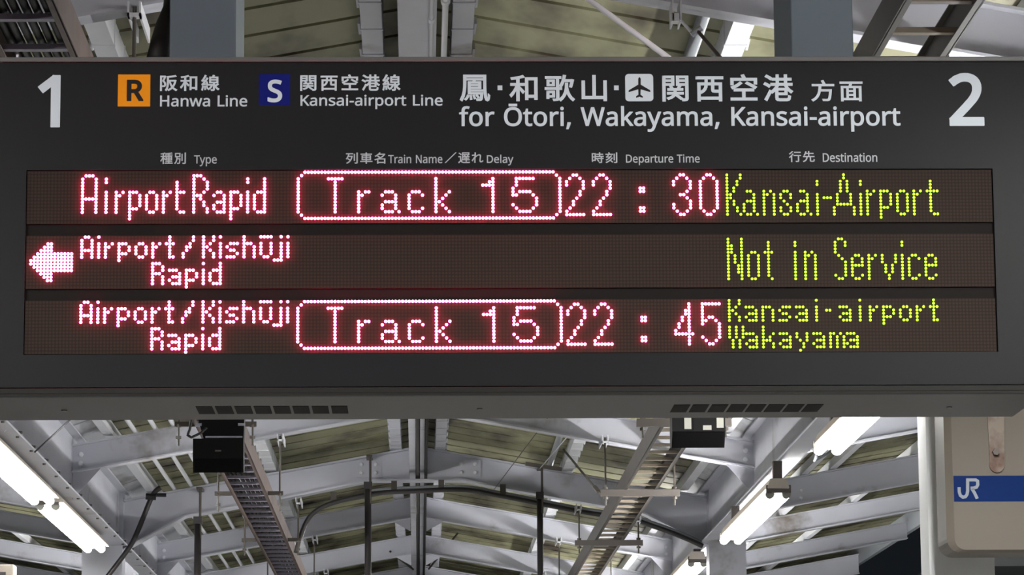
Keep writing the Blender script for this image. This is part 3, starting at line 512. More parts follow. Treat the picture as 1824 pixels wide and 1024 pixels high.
def lettering(txt, x0, x1, yt, yb, m='letter', bold=16, name='lettering', parent=None, y=None, **kw):
    pv, fs = text_mesh(txt, bold, **kw)
    xs = [v[0] for v in pv]; ys = [v[1] for v in pv]
    P = lambda px, py: at_y(px, py, YF if y is None else y)
    # ink box -> the four measured corners on the face
    ym = (yt + yb) / 2; xm = (x0 + x1) / 2
    ax, bx = P(x0, ym).x, P(x1, ym).x; az, bz = P(xm, yb).z, P(xm, yt).z
    lx, hx, ly, hy = min(xs), max(xs), min(ys), max(ys)
    sp = text_mesh.split
    vs = [(ax + (v[0] - lx) / (hx - lx) * (bx - ax), az + (v[1] - ly) / (hy - ly) * (bz - az)) for v in pv]
    o = solid_face(vs, fs, 0, 0, name, m, parent or board, y=y, n_band=sp)
    return o
def square(x0, x1, yt, yb, m, name, r=0., parent=None):
    a, b = at_y(x0, yb, YF), at_y(x1, yt, YF); k = MB()
    if r:
        pts = []
        for cx, cz, s in ((b.x - r, b.z - r, 0), (a.x + r, b.z - r, 90), (a.x + r, a.z + r, 180), (b.x - r, a.z + r, 270)):
            for t in range(0, 91, 15):
                q = math.radians(s + t); pts.append((cx + r * math.cos(q), cz + r * math.sin(q)))
        k.prism(pts, 'y', YF - .0004, YF + .001)
    else: k.box(a.x, b.x, YF - .0004, YF + .001, a.z, b.z)
    return k.build(name, m, parent or board)
lettering('1', 67, 107.5, 133, 227, bold=20)
lettering('2', 1689.3, 1752.2, 130, 224.3, bold=20)
sq = square(209.7, 268, 132.7, 189.7, 'orange', 'line_symbol'); tag(sq, 'orange square line symbol with a black letter R')
lettering('R', 226, 256, 142, 180.5, 'black_vinyl', bold=28, parent=sq, y=YF - .0005)
sq = square(461, 516.8, 132, 187.3, 'navy', 'line_symbol'); tag(sq, 'navy blue square line symbol with a white letter S')
lettering('S', 476.5, 502.7, 141.7, 182.5, bold=22, parent=sq, y=YF - .0005)
KA = 321
lettering('阪和線', 285, 391.2, 133.2, 162.5, bold=7, kanji_adv=390)
lettering('関西空港線', 534.7, 713.5, 132.5, 162, bold=7, kanji_adv=390)
lettering('Hanwa Line', 285, 440.5, 169.5, 190, bold=13)
lettering('Kansai-airport Line', 535.2, 788.5, 168.7, 194.4, bold=13)
lettering('鳳', 818.5, 873.5, 133, 181, bold=6)
lettering('和歌山', 907, 1081, 133, 181, bold=7, kanji_adv=395)
lettering('関西空港', 1179.5, 1413, 132, 181, bold=7, kanji_adv=395)
lettering('方面', 1444.7, 1536.7, 142.2, 181, bold=6, kanji_adv=393)
square(886.3, 894.8, 152.2, 160.6, 'letter', 'lettering'); square(1093.8, 1102, 152.2, 160.6, 'letter', 'lettering')
lettering('for Ōtori, Wakayama, Kansai-airport', 817.7, 1603.7, 184.5, 235, bold=14)
for t, x0, x1, yt, yb, b in (('種別', 285.5, 331.2, 271.6, 292.3, 5), ('Type', 345.7, 386.2, 276.5, 296.2, 10), ('列車名', 616, 686.5, 271.6, 291.8, 5),
        ('Train Name', 691.5, 788, 275.6, 291, 10), ('遅れ', 816, 861, 271.5, 291, 5), ('Delay', 867.2, 914.6, 275.6, 294.8, 10), ('時刻', 1054, 1099.5, 271.3, 290.6, 5),
        ('Departure Time', 1115, 1246.3, 275, 294.2, 10), ('行先', 1405, 1451.2, 269, 288.8, 5), ('Destination', 1465.5, 1562.5, 272.4, 288.6, 10)):
    lettering(t, x0, x1, yt, yb, 'letter_dim', bold=b, kanji_adv=376)
a, b = at_y(791.8, 290.3, YF), at_y(813.3, 271.6, YF)
k = MB(); k.add([(a.x, YF - .0006, a.z), (a.x + .003, YF - .0006, a.z), (b.x, YF - .0006, b.z), (b.x - .003, YF - .0006, b.z)], [(0, 1, 2, 3)]); k.build('lettering', 'letter_dim', board)
pg = square(1114, 1163.2, 131.7, 180.4, 'letter', 'airport_symbol', r=.0085); tag(pg, 'white rounded square with a dark aeroplane')
k = MB()
def icon(pts):   # convex pieces of the silhouette, mirrored about its axis
    for sg in (1, -1):
        q = [at_y((912 + (908 + sg * u) / 4), v / 4, YF) for u, v in pts]; k.add([(p.x, YF - .0009, p.z) for p in q], [tuple(range(len(q)))])
icon([(0, 550), (5, 553), (8.5, 562), (8.5, 637), (7, 690), (0, 690)])
icon([(8.5, 603), (74, 642), (78, 648), (77, 657), (8.5, 637)])
icon([(6, 674), (24, 687), (25, 697), (5, 693)])
k.build('aeroplane', 'black_vinyl', pg)

# the two posts that carry the board from the roof
for x0, x1, side in ((at_y(302, 50, 7.98).x, at_y(420.5, 50, 7.98).x, 'left'), (at_y(1408.5, 50, 7.98).x, at_y(1519.5, 50, 7.98).x, 'right')):
    t = thing('hanger_post', ((x0 + x1) / 2, 8.2, ZT), 'broad grey post above the top edge of the board, %s one' % side, 'post', 'hanger posts of the departure board')
    k = MB(); zr = ZD - SL * max(abs(x0), abs(x1)) - .03; k.box(x0, x1, 7.98, 8.36, ZT - .003, zr, bev=.004); k.build('shaft', 'post', t)
    MB().box(x0 - .03, x1 + .03, 7.96, 8.40, zr, zr + .02).build('roof_plate', 'post', t)
    for dx in (.02, x1 - x0 - .02): MB().tube([(x0 + dx, 7.979, 1.885), (x0 + dx, 7.975, 1.885)], .0035, 8).build('rivet', 'bracket', t)

# ================================================================== roof frames
def zs(x): return 2.60 - SL * abs(x)           # underside of the light rafters
def ztop(x): return 2.76 - SL * abs(x)         # top line shared by all rafters
RL = {6.4: 'grey roof rafter in front of the hanger posts, above the departure board', 9.76: 'nearest pale grey rafter, seen just above the top edge of the departure board',
      16.9: 'pale grey rafter hidden behind the departure board', 20.26: 'pale grey rafter just under the lower edge of the departure board',
      26.95: 'slim pale rafter with small ridge gussets, just behind the portal rafter', 30.3: 'farthest clearly visible slim rafter, low in the view beneath the ridge', 37.1: 'slim rafter at the far end of the roof'}
RM = {13.45: 'deep grey portal rafter on the nearest pair of columns', 23.6: 'deep grey portal rafter with curved knees and a curved black pipe under it', 33.7: 'deep grey portal rafter on the farthest pair of columns'}
def flange(k, pts, y, wd, th):
    """strip of width wd along y that follows a polyline of (x, z)"""
    for (x0, z0), (x1, z1) in zip(pts[:-1], pts[1:]):
        vs = []
        for (x, z) in ((x0, z0), (x1, z1)):
            for yy in (y - wd / 2, y + wd / 2):
                for dz in (0, th): vs.append((x, yy, z + dz))
        k.add(vs, [(0, 1, 3, 2), (4, 6, 7, 5), (0, 4, 5, 1), (2, 3, 7, 6), (0, 2, 6, 4), (1, 5, 7, 3)])
def bolt(x, y, z, parent, r=.016):
    MB().tube([(x, y, z), (x, y - .012, z), (x, y - .016, z)], [r, r, r * .6], 8).build('bolt', 'white_metal', parent)
for yy, tp in FR:
    xa, xb = BEAM_L + .008, BEAM_R - .008
    if tp == 'S':
        t = thing('roof_rafter', (0, yy, 2.6), RL[yy], 'rafter', 'inner roof rafters')
        bot = [(xa, zs(xa)), (-.064, zs(.064)), (.064, zs(.064)), (xb, zs(xb))]
        top = [(xa, ztop(xa)), (-.064, ztop(.064)), (.064, ztop(.064)), (xb, ztop(xb))]
        bot_l, bot_r = bot[:2], bot[2:]
        k = MB(); k.prism([bot[0], bot[1], top[1], top[0]], 'y', yy - .004, yy + .004); k.prism([bot[2], bot[3], top[3], top[2]], 'y', yy - .004, yy + .004)
        k.build('web', 'beam', t)
        k = MB(); flange(k, bot_l, yy, .10, .010); flange(k, bot_r, yy, .10, .010); k.build('bottom_flange', 'beam', t)
        k = MB(); flange(k, [top[0], top[1]], yy, .10, .010); flange(k, [top[2], top[3]], yy, .10, .010); k.build('top_flange', 'beam', t)
        for s in (-1, 1):
            if yy > 22:
                MB().prism([(s * .064, zs(.064)), (s * .20, zs(.20)), (s * .064, zs(.064) - .10)], 'y', yy - .006, yy + .006).build('gusset', 'beam', t)
            xe = xa if s < 0 else xb
            MB().prism([(xe, zs(xe)), (xe - s * .17, zs(xe) + .17 * SL), (xe, zs(xe) - .16)], 'y', yy - .006, yy + .006).build('gusset', 'beam', t)
            for dz in (.05, .105): bolt(xe - s * .05, yy - .004, zs(xe) + dz + .008, t)
    else:
        t = thing('portal_rafter', (0, yy, 2.55), RM[yy], 'rafter', 'portal rafters on the columns')
        cl, cr = -2.058, 2.028
        bot = [(cl, 2.06), (-1.63, 2.295), (-.96, 2.412), (-.34, 2.54), (.31, 2.54), (.84, 2.44), (1.56, 2.31), (cr, 2.08)]
        web = bot + [(cr, ztop(cr)), (0, ztop(0)), (cl, ztop(cl))]
        # web in two halves so that the ridge beam passes between
        kl = [(x, z) for x, z in bot if x < 0] + [(-.064, 2.54), (-.064, ztop(.064)), (cl, ztop(cl))]
        kr = [(.064, 2.54)] + [(x, z) for x, z in bot if x > 0] + [(cr, ztop(cr)), (.064, ztop(.064))]
        k = MB(); k.prism(kl, 'y', yy - .005, yy + .005); k.prism(kr, 'y', yy - .005, yy + .005); k.build('web', 'beam', t)
        k = MB(); flange(k, [(x, z - .012) for x, z in bot], yy, .15, .012); k.build('bottom_flange', 'beam', t)
        k = MB(); flange(k, [(cl, ztop(cl)), (-.064, ztop(.064))], yy, .15, .012); flange(k, [(.064, ztop(.064)), (cr, ztop(cr))], yy, .15, .012); k.build('top_flange', 'beam', t)
        for s in (-1, 1):
            MB().box(s * .35 - .09, s * .35 + .09, yy - .013, yy - .005, 2.56, 2.68).build('splice_plate', 'beam', t)
            for dx in (-.05, .05):
                for dz in (2.59, 2.65): bolt(s * .35 + dx, yy - .013, dz, t, .014)
# outer wings
for yy, tp in FR:
    if yy < 13: continue
    for s, side in ((-1, 'left'), (1, 'right')):
        x0 = (BEAM_L - .06) if s < 0 else (BEAM_R + .06)
        if tp == 'M': x0 = -2.345 if s < 0 else 2.295
        x1 = s * 4.415; h = .155 if tp == 'S' else .20
        order = {13.45: 'nearest', 16.9: 'second', 20.26: 'third', 23.6: 'fourth, at the column', 26.95: 'fifth', 30.3: 'sixth', 33.7: 'seventh', 37.1: 'farthest'}[yy]
        t = thing('wing_rafter', (x0, yy, zw(x0) - h), 'grey rafter of the %s outer roof wing, %s from the board' % (side, order), 'rafter', '%s wing rafters' % side)
        z = lambda x: zw(x) - h
        k = MB(); k.prism([(x0, z(x0)), (x1, z(x1)), (x1, zw(x1)), (x0, zw(x0))], 'y', yy - .004, yy + .004); k.build('web', 'beam', t)
        k = MB(); flange(k, [(x0, z(x0)), (x1, z(x1))], yy, .11, .010); k.build('bottom_flange', 'beam', t)
        k = MB(); flange(k, [(x0, zw(x0) - .01), (x1, zw(x1) - .01)], yy, .11, .010); k.build('top_flange', 'beam', t)
        for dx in (.28, .40):
            for dz in (.045, .10): bolt(x0 + s * dx, yy - .004, z(x0 + s * dx) + dz, t, .013)
# purlins and conduits that run along the roof
def purlin(x, z, wd, ht, label, m='beam', name='roof_purlin', step=True, y0=Y0R, y1=Y1R):
    k = MB(); k.box(x - wd / 2, x + wd / 2, y0, y1, z, z + ht)
    o = k.build(name, m); tag(o, label, 'purlin', 'purlins of the roof')
    return o
def clip_purlin(x, z, label, s):
    """box section made of lapped sleeves, one per deck board, each a little deeper at its end"""
    k = MB(); n = int((Y1R - 6.) / .37)
    for i in range(n):
        y = 6. + .37 * i
        k.box(x - .036, x + .036, y, y + .372, z, z + .10); k.box(x - .039, x + .039, y - .006, y + .012, z - .003, z + .10)
        k.bar((x - s * .044, y - .004, z + .03), (x - s * .040, y + .05, z + .006), .008, .03)
    return tag(k.build('roof_purlin', 'beam' if abs(x) < .5 else 'white_metal'), label, 'purlin', 'sleeved purlins of the roof')
clip_purlin(-.155, 2.745, 'grey sleeved purlin immediately left of the ridge beam', 1)
clip_purlin(.155, 2.745, 'grey sleeved purlin immediately right of the ridge beam', -1)
clip_purlin(-1.03, 2.60, 'white sleeved purlin half way down the left ceiling slope', 1)
clip_purlin(1.05, 2.60, 'white sleeved purlin half way down the right ceiling slope', -1)
purlin(-1.87, 2.46, .06, .07, 'pale flashing strip at the foot of the left ceiling slope', 'white_metal')
purlin(1.87, 2.46, .06, .07, 'pale flashing strip at the foot of the right ceiling slope', 'white_metal')
for s, side in ((-1, 'left'), (1, 'right')):
    for i, x in enumerate((2.55, 2.72, 2.92, 3.5)):
        purlin(s * x, zw(x) + .005, .045, .06, '%s slim pale purlin of the %s outer wing from the lamp beam' % (('first', 'second', 'third', 'outermost')[i], side), 'white_metal')
def conduit(pts, r, m, label, name='conduit', cat='conduit', clips=0., group=None, seg=10):
    if clips:
        t = thing(name, pts[0], label, cat, group); MB().tube(pts, r, seg).build('pipe', m, t, smooth=True)
        a, b = Vector(pts[0]), Vector(pts[-1]); n = int((b - a).length / clips)
        for i in range(1, n):
            p = a.lerp(b, i / n); d = (b - a).normalized()
            MB().tube([p - d * .02, p + d * .02], r * 1.5, 8).build('clip', m, t)
        return t
    return tag(MB().tube(pts, r, seg).build(name, m, smooth=True), label, cat, group)
for i, x in enumerate((1.71, 1.59, 1.48)):
    conduit([(-x, 7., ztop(x) + .028), (-x, 36., ztop(x) + .028)], .014, 'white_metal', 'thin white conduit on the left ceiling slope, %s from the left lamp beam' % ('nearest', 'second', 'third')[i], clips=3.36)
conduit([(.088, 7., 2.583), (.088, 13.3, 2.583)], .010, 'white_metal', 'thin white conduit with couplings beside the ridge beam', clips=1.3)
conduit([(.045, 7., 2.592), (.045, 19., 2.592)], .007, 'white_metal', 'thin white conduit along the right edge of the ridge beam', clips=1.6)
conduit([(-.004, 19.4, 2.575), (-.004, 36., 2.575)], .016, 'pipe_black', 'dark pipe under the middle of the ridge beam', name='pipe', cat='pipe')
conduit([(.050, 19.4, 2.585), (.052, 24, 2.582), (.050, 36., 2.585)], .010, 'cable', 'black cable under the right edge of the ridge beam', name='cable', cat='cable')
conduit([(.93, 9.85, 2.652), (.93, 24., 2.652)], .022, 'pipe_grey', 'grey pipe beside the white purlin on the right ceiling slope', name='pipe', cat='pipe')

# ================================================================== fluorescent lamps
def lamp(x, y0, y1, label, zc=1.976):
    """housing under the beam with two bare tubes"""
    t = thing('fluorescent_lamp', (x, (y0 + y1) / 2, zc + .024), label, 'lamp', 'fluorescent lamps under the beams')
    hw, zl = (.094, zc + .017) if x < 0 else (.056, zc + .028); ho, zo = .06, zc + .03; q = zc - 1.976
    k = MB(); k.prism([(x - ho, zo), (x - ho - .002, zo + .006), (x - .045, 2.06 + q), (x + .045, 2.06 + q), (x + hw + .002, zl + .006), (x + hw, zl)], 'y', y0 - .03, y1 + .03); k.build('housing', 'fixture', t)
    for yy in (y0 + .03, y1 - .35): MB().box(x - .025, x + .025, yy - .03, yy + .03, 2.06 + q, 2.0815).build('hanger', 'bracket', t)
    for yy in (y0 - .012, y1 + .012): MB().box(x - .068, x + .068, yy - .014, yy + .014, zc + .005, zc + .048).build('lamp_holder', 'bracket', t)
    for dx in (-.045, .045):
        tu = MB().tube([(x + dx, y0 + .03, zc), (x + dx, y1 - .03, zc)], .025, 12).build('tube', 'tube', t, smooth=True)
        for yy, d in ((y0, .032), (y1, -.032)): MB().tube([(x + dx, yy, zc), (x + dx, yy + d, zc)], .0253, 12).build('tube_cap', 'sticker', tu)
    return t
LAMPS = {
 'R': [(3.9, 6.9, 'right-hand fluorescent lamp in front of the departure board'), (9.2, 12.0, 'right-hand fluorescent lamp hidden behind the departure board'),
       (13.6, 16.37, 'lit lamp at the right, cut by the lower edge of the departure board'), (18.43, 21.31, 'lit lamp at the right with both ends in view, before the column'), (24.0, 26.95, 'lit fluorescent lamp at the right beyond the column'), (29.1, 32.0, 'farthest lit fluorescent lamp at the right')],
 'L': [(3.4, 6.4, 'left-hand fluorescent lamp in front of the departure board'),
       (16.5, 19.42, 'lit fluorescent lamp at the left edge, the nearer of the left pair'), (19.68, 22.6, 'lit fluorescent lamp at the left, the farther of the left pair'), (27.0, 30.0, 'farthest lit fluorescent lamp at the left')]}
for a, b, lab in LAMPS['R']: lamp({13.6: 2.004, 18.43: 1.98}.get(a, 1.99), a, b, lab, 1.897 if a < 22 else 1.976)
for a, b, lab in LAMPS['L']: lamp(-2.165, a, b, lab)

# ================================================================== cable ladders
def ladder(xl, xr, z, h, mrail, mrung, label, n0, n1, dark=False):
    t = thing('cable_ladder', ((xl + xr) / 2, n0, z), label, 'cable ladder', 'cable ladders under the roof')
    for x, s in ((xl, 1), (xr, -1)):
        k = MB(); k.box(x - .003, x + .003, n0, n1, z, z + h); k.box(min(x, x + s * .018), max(x, x + s * .018), n0, n1, z + h - .004, z + h); k.box(min(x, x + s * .018), max(x, x + s * .018), n0, n1, z, z + .004)
        k.build('rail', mrail, t)
    base = MB().box(xl + .003, xr - .003, n0 + .12, n0 + .15, z + .012, z + .027).build('rung', mrung, t)
    n = int((n1 - n0 - .2) / .33)
    for i in range(1, n):
        c = base.copy(); COL.objects.link(c); c.location = base.location + Vector((0, .33 * i, 0))
    return t
ladder(1.222, 1.42, 2.08, .10, 'ladder', 'rung_brown', 'brown grey cable ladder along the right side, open between its rungs', 7.45, 33.)
ladder(-1.112, -.905, 2.08, .10, 'ladder_dark', 'rung_sheen', 'dark rusty cable ladder along the left side of the roof, filled with black cables', 7.3, 33.)
for i, x in enumerate((-1.085, -1.058, -1.030, -1.002, -.974, -.946, -.921)):
    pts = [(x + .0018 * math.sin(j * 1.3 + i), 7.35 + j * 1.6, 2.126 + .003 * math.sin(j * 2.1 + i * 2)) for j in range(17)]
    conduit(pts, .011, 'cable', 'black cable lying along the left cable ladder on its rungs', name='cable', cat='cable', group='cables on the left ladder', seg=8)
for i, x in enumerate((-1.0715, -1.044, -1.016, -.988, -.960, -.936)):
    pts = [(x, 7.4 + j * 1.6, 2.151) for j in range(17)]
    conduit(pts, .0095, 'cable', 'black cable lying along the left cable ladder on its rungs', name='cable', cat='cable', group='cables on the left ladder', seg=8)
def hanger(x0, x1, yb, zr, label, m='bracket', zb=2.055):
    t = thing('ladder_hanger', ((x0 + x1) / 2, yb, zb), label, 'hanger', 'hangers of the cable ladders')
    if m == 'bracket': MB().box(x0 - .03, x1 + .03, yb - .02, yb + .02, zb - .016, zb + .022).build('cross_bar', m, t)
    else:
        for u, v in ((x0 - .02, -1.118), (-.902, x1 + .02)): MB().box(u, v, yb - .012, yb + .012, zb + .026, zb + .05).build('side_lug', 'dark_rod', t)
    for x in (x0, x1):
        MB().tube([(x, yb, zb - .07), (x, yb, zr(x) - .012)], .006, 8).build('rod', 'dark_rod', t)
        for dz in (-.028, .03): MB().tube([(x, yb, zb + dz - .007), (x, yb, zb + dz + .007)], .016, 6).build('nut', 'dark_rod', t)
        k = MB(); k.box(x - .020, x - .014, yb - .02, yb + .32, zr(x) - .045, zr(x) + .0); k.box(x + .014, x + .020, yb - .02, yb + .32, zr(x) - .045, zr(x)); k.box(x - .02, x + .02, yb - .02, yb + .02, zr(x) - .045, zr(x) - .035)
        k.build('beam_clamp', 'white_metal', t)
names = {9.76: 'nearest', 13.45: 'second', 16.9: 'third', 20.26: 'fourth', 23.6: 'fifth', 26.95: 'sixth', 30.3: 'seventh'}
for yy, nm in names.items():
    zr = (lambda x: zs(x)) if yy not in (13.45, 23.6) else (lambda x: 2.55 - .2 * abs(x))
    hanger(1.11, 1.52, yy - .37, zr, '%s hanger bar carrying the right cable ladder, counted from the board' % nm)
    hanger(-1.20, -.83, yy - (.10 if yy != 23.6 else .34), zr, '%s hanger bar carrying the left cable ladder, counted from the board' % nm, 'ladder_dark')

# ================================================================== loudspeakers hung under the ladders
def speaker(px0, px1, y, z0, z1, label, stickers, dep=.16, lean=.06):
    a = at_y(px0, 800, y).x; b = at_y(px1, 800, y).x; xc = (a + b) / 2
    t = thing('loudspeaker', (xc, y + dep / 2, z0), label, 'loudspeaker', 'loudspeakers under the cable ladders')
    zm = z0 + (z1 - z0) * .40
    k = MB(); e = .006
    # cabinet with a front that leans back toward its lower edge
    prof = [(y + lean, z0), (y + dep, z0 + .015), (y + dep, z1), (y, z1), (y, zm)]
    k.prism(prof, 'x', a, b); k.build('case', 'black_box', t)
    d = Vector((0, lean, z0 - zm)); n = Vector((0, -(zm - z0), -lean)).normalized() * .004
    p0, p1 = Vector((a + .006, y, zm)) + d * .04 + n, Vector((b - .006, y, zm)) + d * .96 + n
    k = MB(); q = [Vector((a + .008, p0.y, p0.z)), Vector((b - .008, p0.y, p0.z)), Vector((b - .010, p1.y, p1.z)), Vector((a + .010, p1.y, p1.z))]
    k.add(q + [v - n * .9 for v in q], [(0, 1, 2, 3), (7, 6, 5, 4), (0, 4, 5, 1), (1, 5, 6, 2), (2, 6, 7, 3), (3, 7, 4, 0)]); k.build('grille', 'grille', t)
    for f0, f1, g0, g1, m in stickers:
        MB().box(a + (b - a) * f0, a + (b - a) * f1, y - .002, y + .002, zm + (z1 - zm) * g0, zm + (z1 - zm) * g1).build('sticker', m, t)
    return t, a, b
t, a, b = speaker(1198, 1292.5, 16.0, 1.878, 2.06, 'black loudspeaker with pale stickers hung under the right cable ladder', [(.23, .36, .10, .92, 'sticker'), (.84, .97, .15, .92, 'sticker'), (.58, .74, .06, .26, 'sticker'), (.40, .56, .03, .97, 'black_box')])
for x in (a + .03, b - .03): MB().box(x - .012, x + .012, 16.03, 16.13, 2.06, 2.079).build('mount', 'bracket', t)
t, a, b = speaker(343.5, 433.5, 16.0, 1.765, 1.925, 'plain black loudspeaker with glint strip added along top edge under the left cable ladder', [(.44, .56, .35, .42, 'bracket')], dep=.12, lean=.03)
MB().box(a + .06, b - .004, 15.985, 15.999, 1.927, 1.935).build('glint_strip', 'chrome', t)  # bright strip added to stand for a reflection on the black case
k = MB(); k.prism([(a + .05, 1.925), (b, 1.925), (b + .004, 2.065), (a + .01, 2.065)], 'y', 16.01, 16.11); k.build('mount', 'black_box', t)
for x, wd in ((a + .025, .032), (b - .01, .032)): MB().box(x - wd / 2, x + wd / 2, 15.995, 16.02, 1.985, 1.998).build('hinge', 'chrome', t)
pts = [at_y(343, 738, 15.95), at_y(338, 765, 15.95), at_y(334, 775, 15.95), at_y(341, 779, 15.95), at_y(358, 771, 15.95), at_y(368, 762, 15.98)]
sm = []
for i in range(len(pts) - 1):
    for j in range(5): sm.append(pts[i].lerp(pts[i + 1], j / 5))
conduit(sm + [pts[-1]], .006, 'cable', 'loop of black cable beside the left loudspeaker', name='cable', cat='cable')

# ================================================================== signs at the right and lower left
t = thing('platform_sign', (2.9, 13.1, 1.13), 'beige enamel sign with blue band and pale logo in front of the right column', 'sign')
SX0, SX1, SY0, SY1 = at_y(1673, 900, 13.1).x, 3.55, 12.92, 13.16
zb = at_y(1740, 985, 12.95).z; zt = zb + .82
r = .055
def rrect(x0, x1, z0, z1, r, n=6):
    out = []
    for cx, cz, s in ((x1 - r, z1 - r, 0), (x0 + r, z1 - r, 90), (x0 + r, z0 + r, 180), (x1 - r, z0 + r, 270)):
        for i in range(n + 1):
            q = math.radians(s + 90 * i / n); out.append((cx + r * math.cos(q), cz + r * math.sin(q)))
    return out
k = MB(); o0 = rrect(SX0, SX1, zb, zt, r); o1 = rrect(SX0 + .028, SX1 - .028, zb + .010, zt - .010, r * .8)
n = len(o0); vs = [(x, SY0 + .016, z) for x, z in o0] + [(x, SY1, z) for x, z in o0] + [(x, SY0, z) for x, z in o1]
fs = [(i, (i + 1) % n, n + (i + 1) % n, n + i) for i in range(n)] + [(i, 2 * n + i, 2 * n + (i + 1) % n, (i + 1) % n) for i in range(n)] + [tuple(range(2 * n, 3 * n)), tuple(range(2 * n - 1, n - 1, -1))]
k.add(vs, fs); k.build('sign_body', 'beige', t)
XB = SX0 + .028
bz0, bz1 = at_y(1690, 893.5, SY0).z, at_y(1690, 847.5, SY0).z
band = MB().box(XB + .002, SX1 - .03, SY0 - .0015, SY0 + .002, bz0, bz1).build('blue_band', 'blue', t)
def stroke(pts, wd):
    """flat ribbon of constant width along a polyline of (x, z)"""
    P = [Vector((a, b)) for a, b in pts]; L, Rr = [], []
    for i, p in enumerate(P):
        d0 = (P[i] - P[i - 1]).normalized() if i else (P[1] - P[0]).normalized(); d1 = (P[i + 1] - P[i]).normalized() if i < len(P) - 1 else d0
        nrm = Vector((-(d0 + d1).y, (d0 + d1).x)).normalized(); c = max(.5, nrm.dot(Vector((-d0.y, d0.x))))
        L.append(p + nrm * (wd / 2 / c)); Rr.append(p - nrm * (wd / 2 / c))
    return L, Rr
def logo_pt(u, v): # measured in the 3.545x view of the corner
    p = at_y(1534 + u / 3.545, 735 + v / 3.545, SY0 - .002); return (p.x, p.z)
J = [(618, 470), (619, 500), (626, 522), (643, 534), (658, 530), (668, 516), (672, 495), (672, 424), (723, 424), (735, 432), (736, 455), (728, 470), (708, 476), (690, 476)]
K = [(700, 482), (716, 507), (733, 543)]
k = MB(); wpx = 20 / 3.545 * 12.92 / CAM_F
for path in (J, K):
    L, Rr = stroke([logo_pt(u, v) for u, v in path], wpx)
    m = len(L); k.add([(p.x, SY0 - .0024, p.y) for p in L] + [(p.x, SY0 - .0024, p.y) for p in Rr], [(i, i + 1, m + i + 1, m + i) for i in range(m - 1)])
k.build('logo', 'logo', band)
sp0, sp1 = at_y(1756, 800, SY0), at_y(1793, 800, SY0); sb = at_y(1772, 842, SY0).z; rr = (sp1.x - sp0.x) * .36
prof = [(sp0.x, zt + .02), (sp0.x + .012, sb + .09)]
for i in range(9):
    q = math.pi + math.pi * i / 8; prof.append((sp1.x - .012 - rr + rr * math.cos(q), sb + rr + rr * math.sin(q)))
prof += [(sp1.x, zt + .02)]
strap = MB().prism(prof, 'y', SY0 - .010, SY0).build('hanging_strap', 'rust_strap', t)
bp = at_y(1772, 806, SY0)
MB().tube([(bp.x, SY0 - .034, bp.z), (bp.x, SY0 - .010, bp.z)], .014, 6).build('bolt', 'dark_rod', strap)
MB().box(sp0.x, sp1.x, SY0 - .010, SY1, zt + .0, zt + .02).build('strap_top', 'beige', t)
MB().box(sp0.x + .02, sp1.x - .02, SY0 + .05, SY0 + .09, zt, zw(2.7) - .20).build('hanging_bar', 'beam_dark', t)
t = thing('small_sign', (-2.9, 20.0, .9), 'small beige box sign in the lower left corner', 'sign')
p0 = at_y(0, 1002, 20.0); p1 = at_y(24.5, 1005, 20.0)
MB().box(p1.x - .75, p1.x, 20.0, 20.16, p1.z - .34, p1.z, bev=.008).build('sign_body', 'beige', t)
MB().box(p1.x - .75, p1.x - .045, 19.994, 20.003, p1.z - .30, p1.z - .045).build('dark_panel', 'black_vinyl', t)
MB().box(p1.x - .69, p1.x - .06, 19.990, 19.997, p1.z - .24, p1.z - .075).build('pale_strip', 'sticker', t)
for x in (p1.x - .6, p1.x - .15): MB().tube([(x, 20.08, p1.z), (x, 20.08, zw(2.6) - .15)], .012, 8).build('rod', 'dark_rod', t)

# ================================================================== dark poles, pipes and braces around the portal rafter
YP = 23.40
def pole(px, ptop, prod, label, wpx=12.):
    x = at_y(px, ptop, YP).x; zt_, zr_ = at_y(px, ptop, YP).z, at_y(px, prod, YP).z; rad = wpx / 2 * YP / CAM_F
    t = thing('suspension_pole', (x, YP, .9), label, 'pole', 'black suspension poles')
    MB().tube([(x, YP, .9), (x, YP, zt_)], rad, 12).build('pole', 'pipe_black', t, smooth=True)
    MB().tube([(x + .016, YP - .01, zt_ - .12), (x + .016, YP - .01, zr_)], .009, 8).build('rod', 'dark_rod', t)
    MB().box(x - rad * 1.25, x + rad * 1.25, YP - rad * 1.2, YP + rad * 1.2, zt_ - .02, zt_ + .03).build('collar', 'pipe_black', t)
    MB().box(x - .012, x + .03, YP - .022, YP + .193, zr_ - .006, zr_ + .010).build('beam_plate', 'dark_rod', t)
    return t
pole(352.5, 928, 870, 'black suspension pole left of the left cable ladder, hung from the portal rafter', 12.5)
pole(655.5, 866, 813, 'black suspension pole just left of the ridge beam')
t = pole(961.5, 884, 832, 'black suspension pole with a cross arm on top, right of the ridge beam', 11.)
a, b = at_y(936, 826, YP), at_y(1001, 836, YP)
MB().bar(a, b, .03, .026).build('cross_arm', 'dark_rod', t)
def smooth(px, y, sub=6):
    P = [at_y(u, v, y) for u, v in px]; out = []
    for i in range(len(P) - 1):
        p0, p1, p2, p3 = P[max(i - 1, 0)], P[i], P[i + 1], P[min(i + 2, len(P) - 1)]
        for j in range(sub):
            s = j / sub; out.append(.5 * ((2 * p1) + (p2 - p0) * s + (2 * p0 - 5 * p1 + 4 * p2 - p3) * s * s + (3 * p1 - p0 - 3 * p2 + p3) * s ** 3))
    return out + [P[-1]]
arch = [(527, 985), (534, 960), (546, 929), (563, 910), (592, 896), (650, 882), (697, 876.5), (744, 874.5), (803, 872), (844, 874), (880, 881), (912, 887), (967, 898), (1034, 911), (1084, 919), (1133, 927), (1160, 936), (1189, 946), (1224, 960), (1252, 973)]
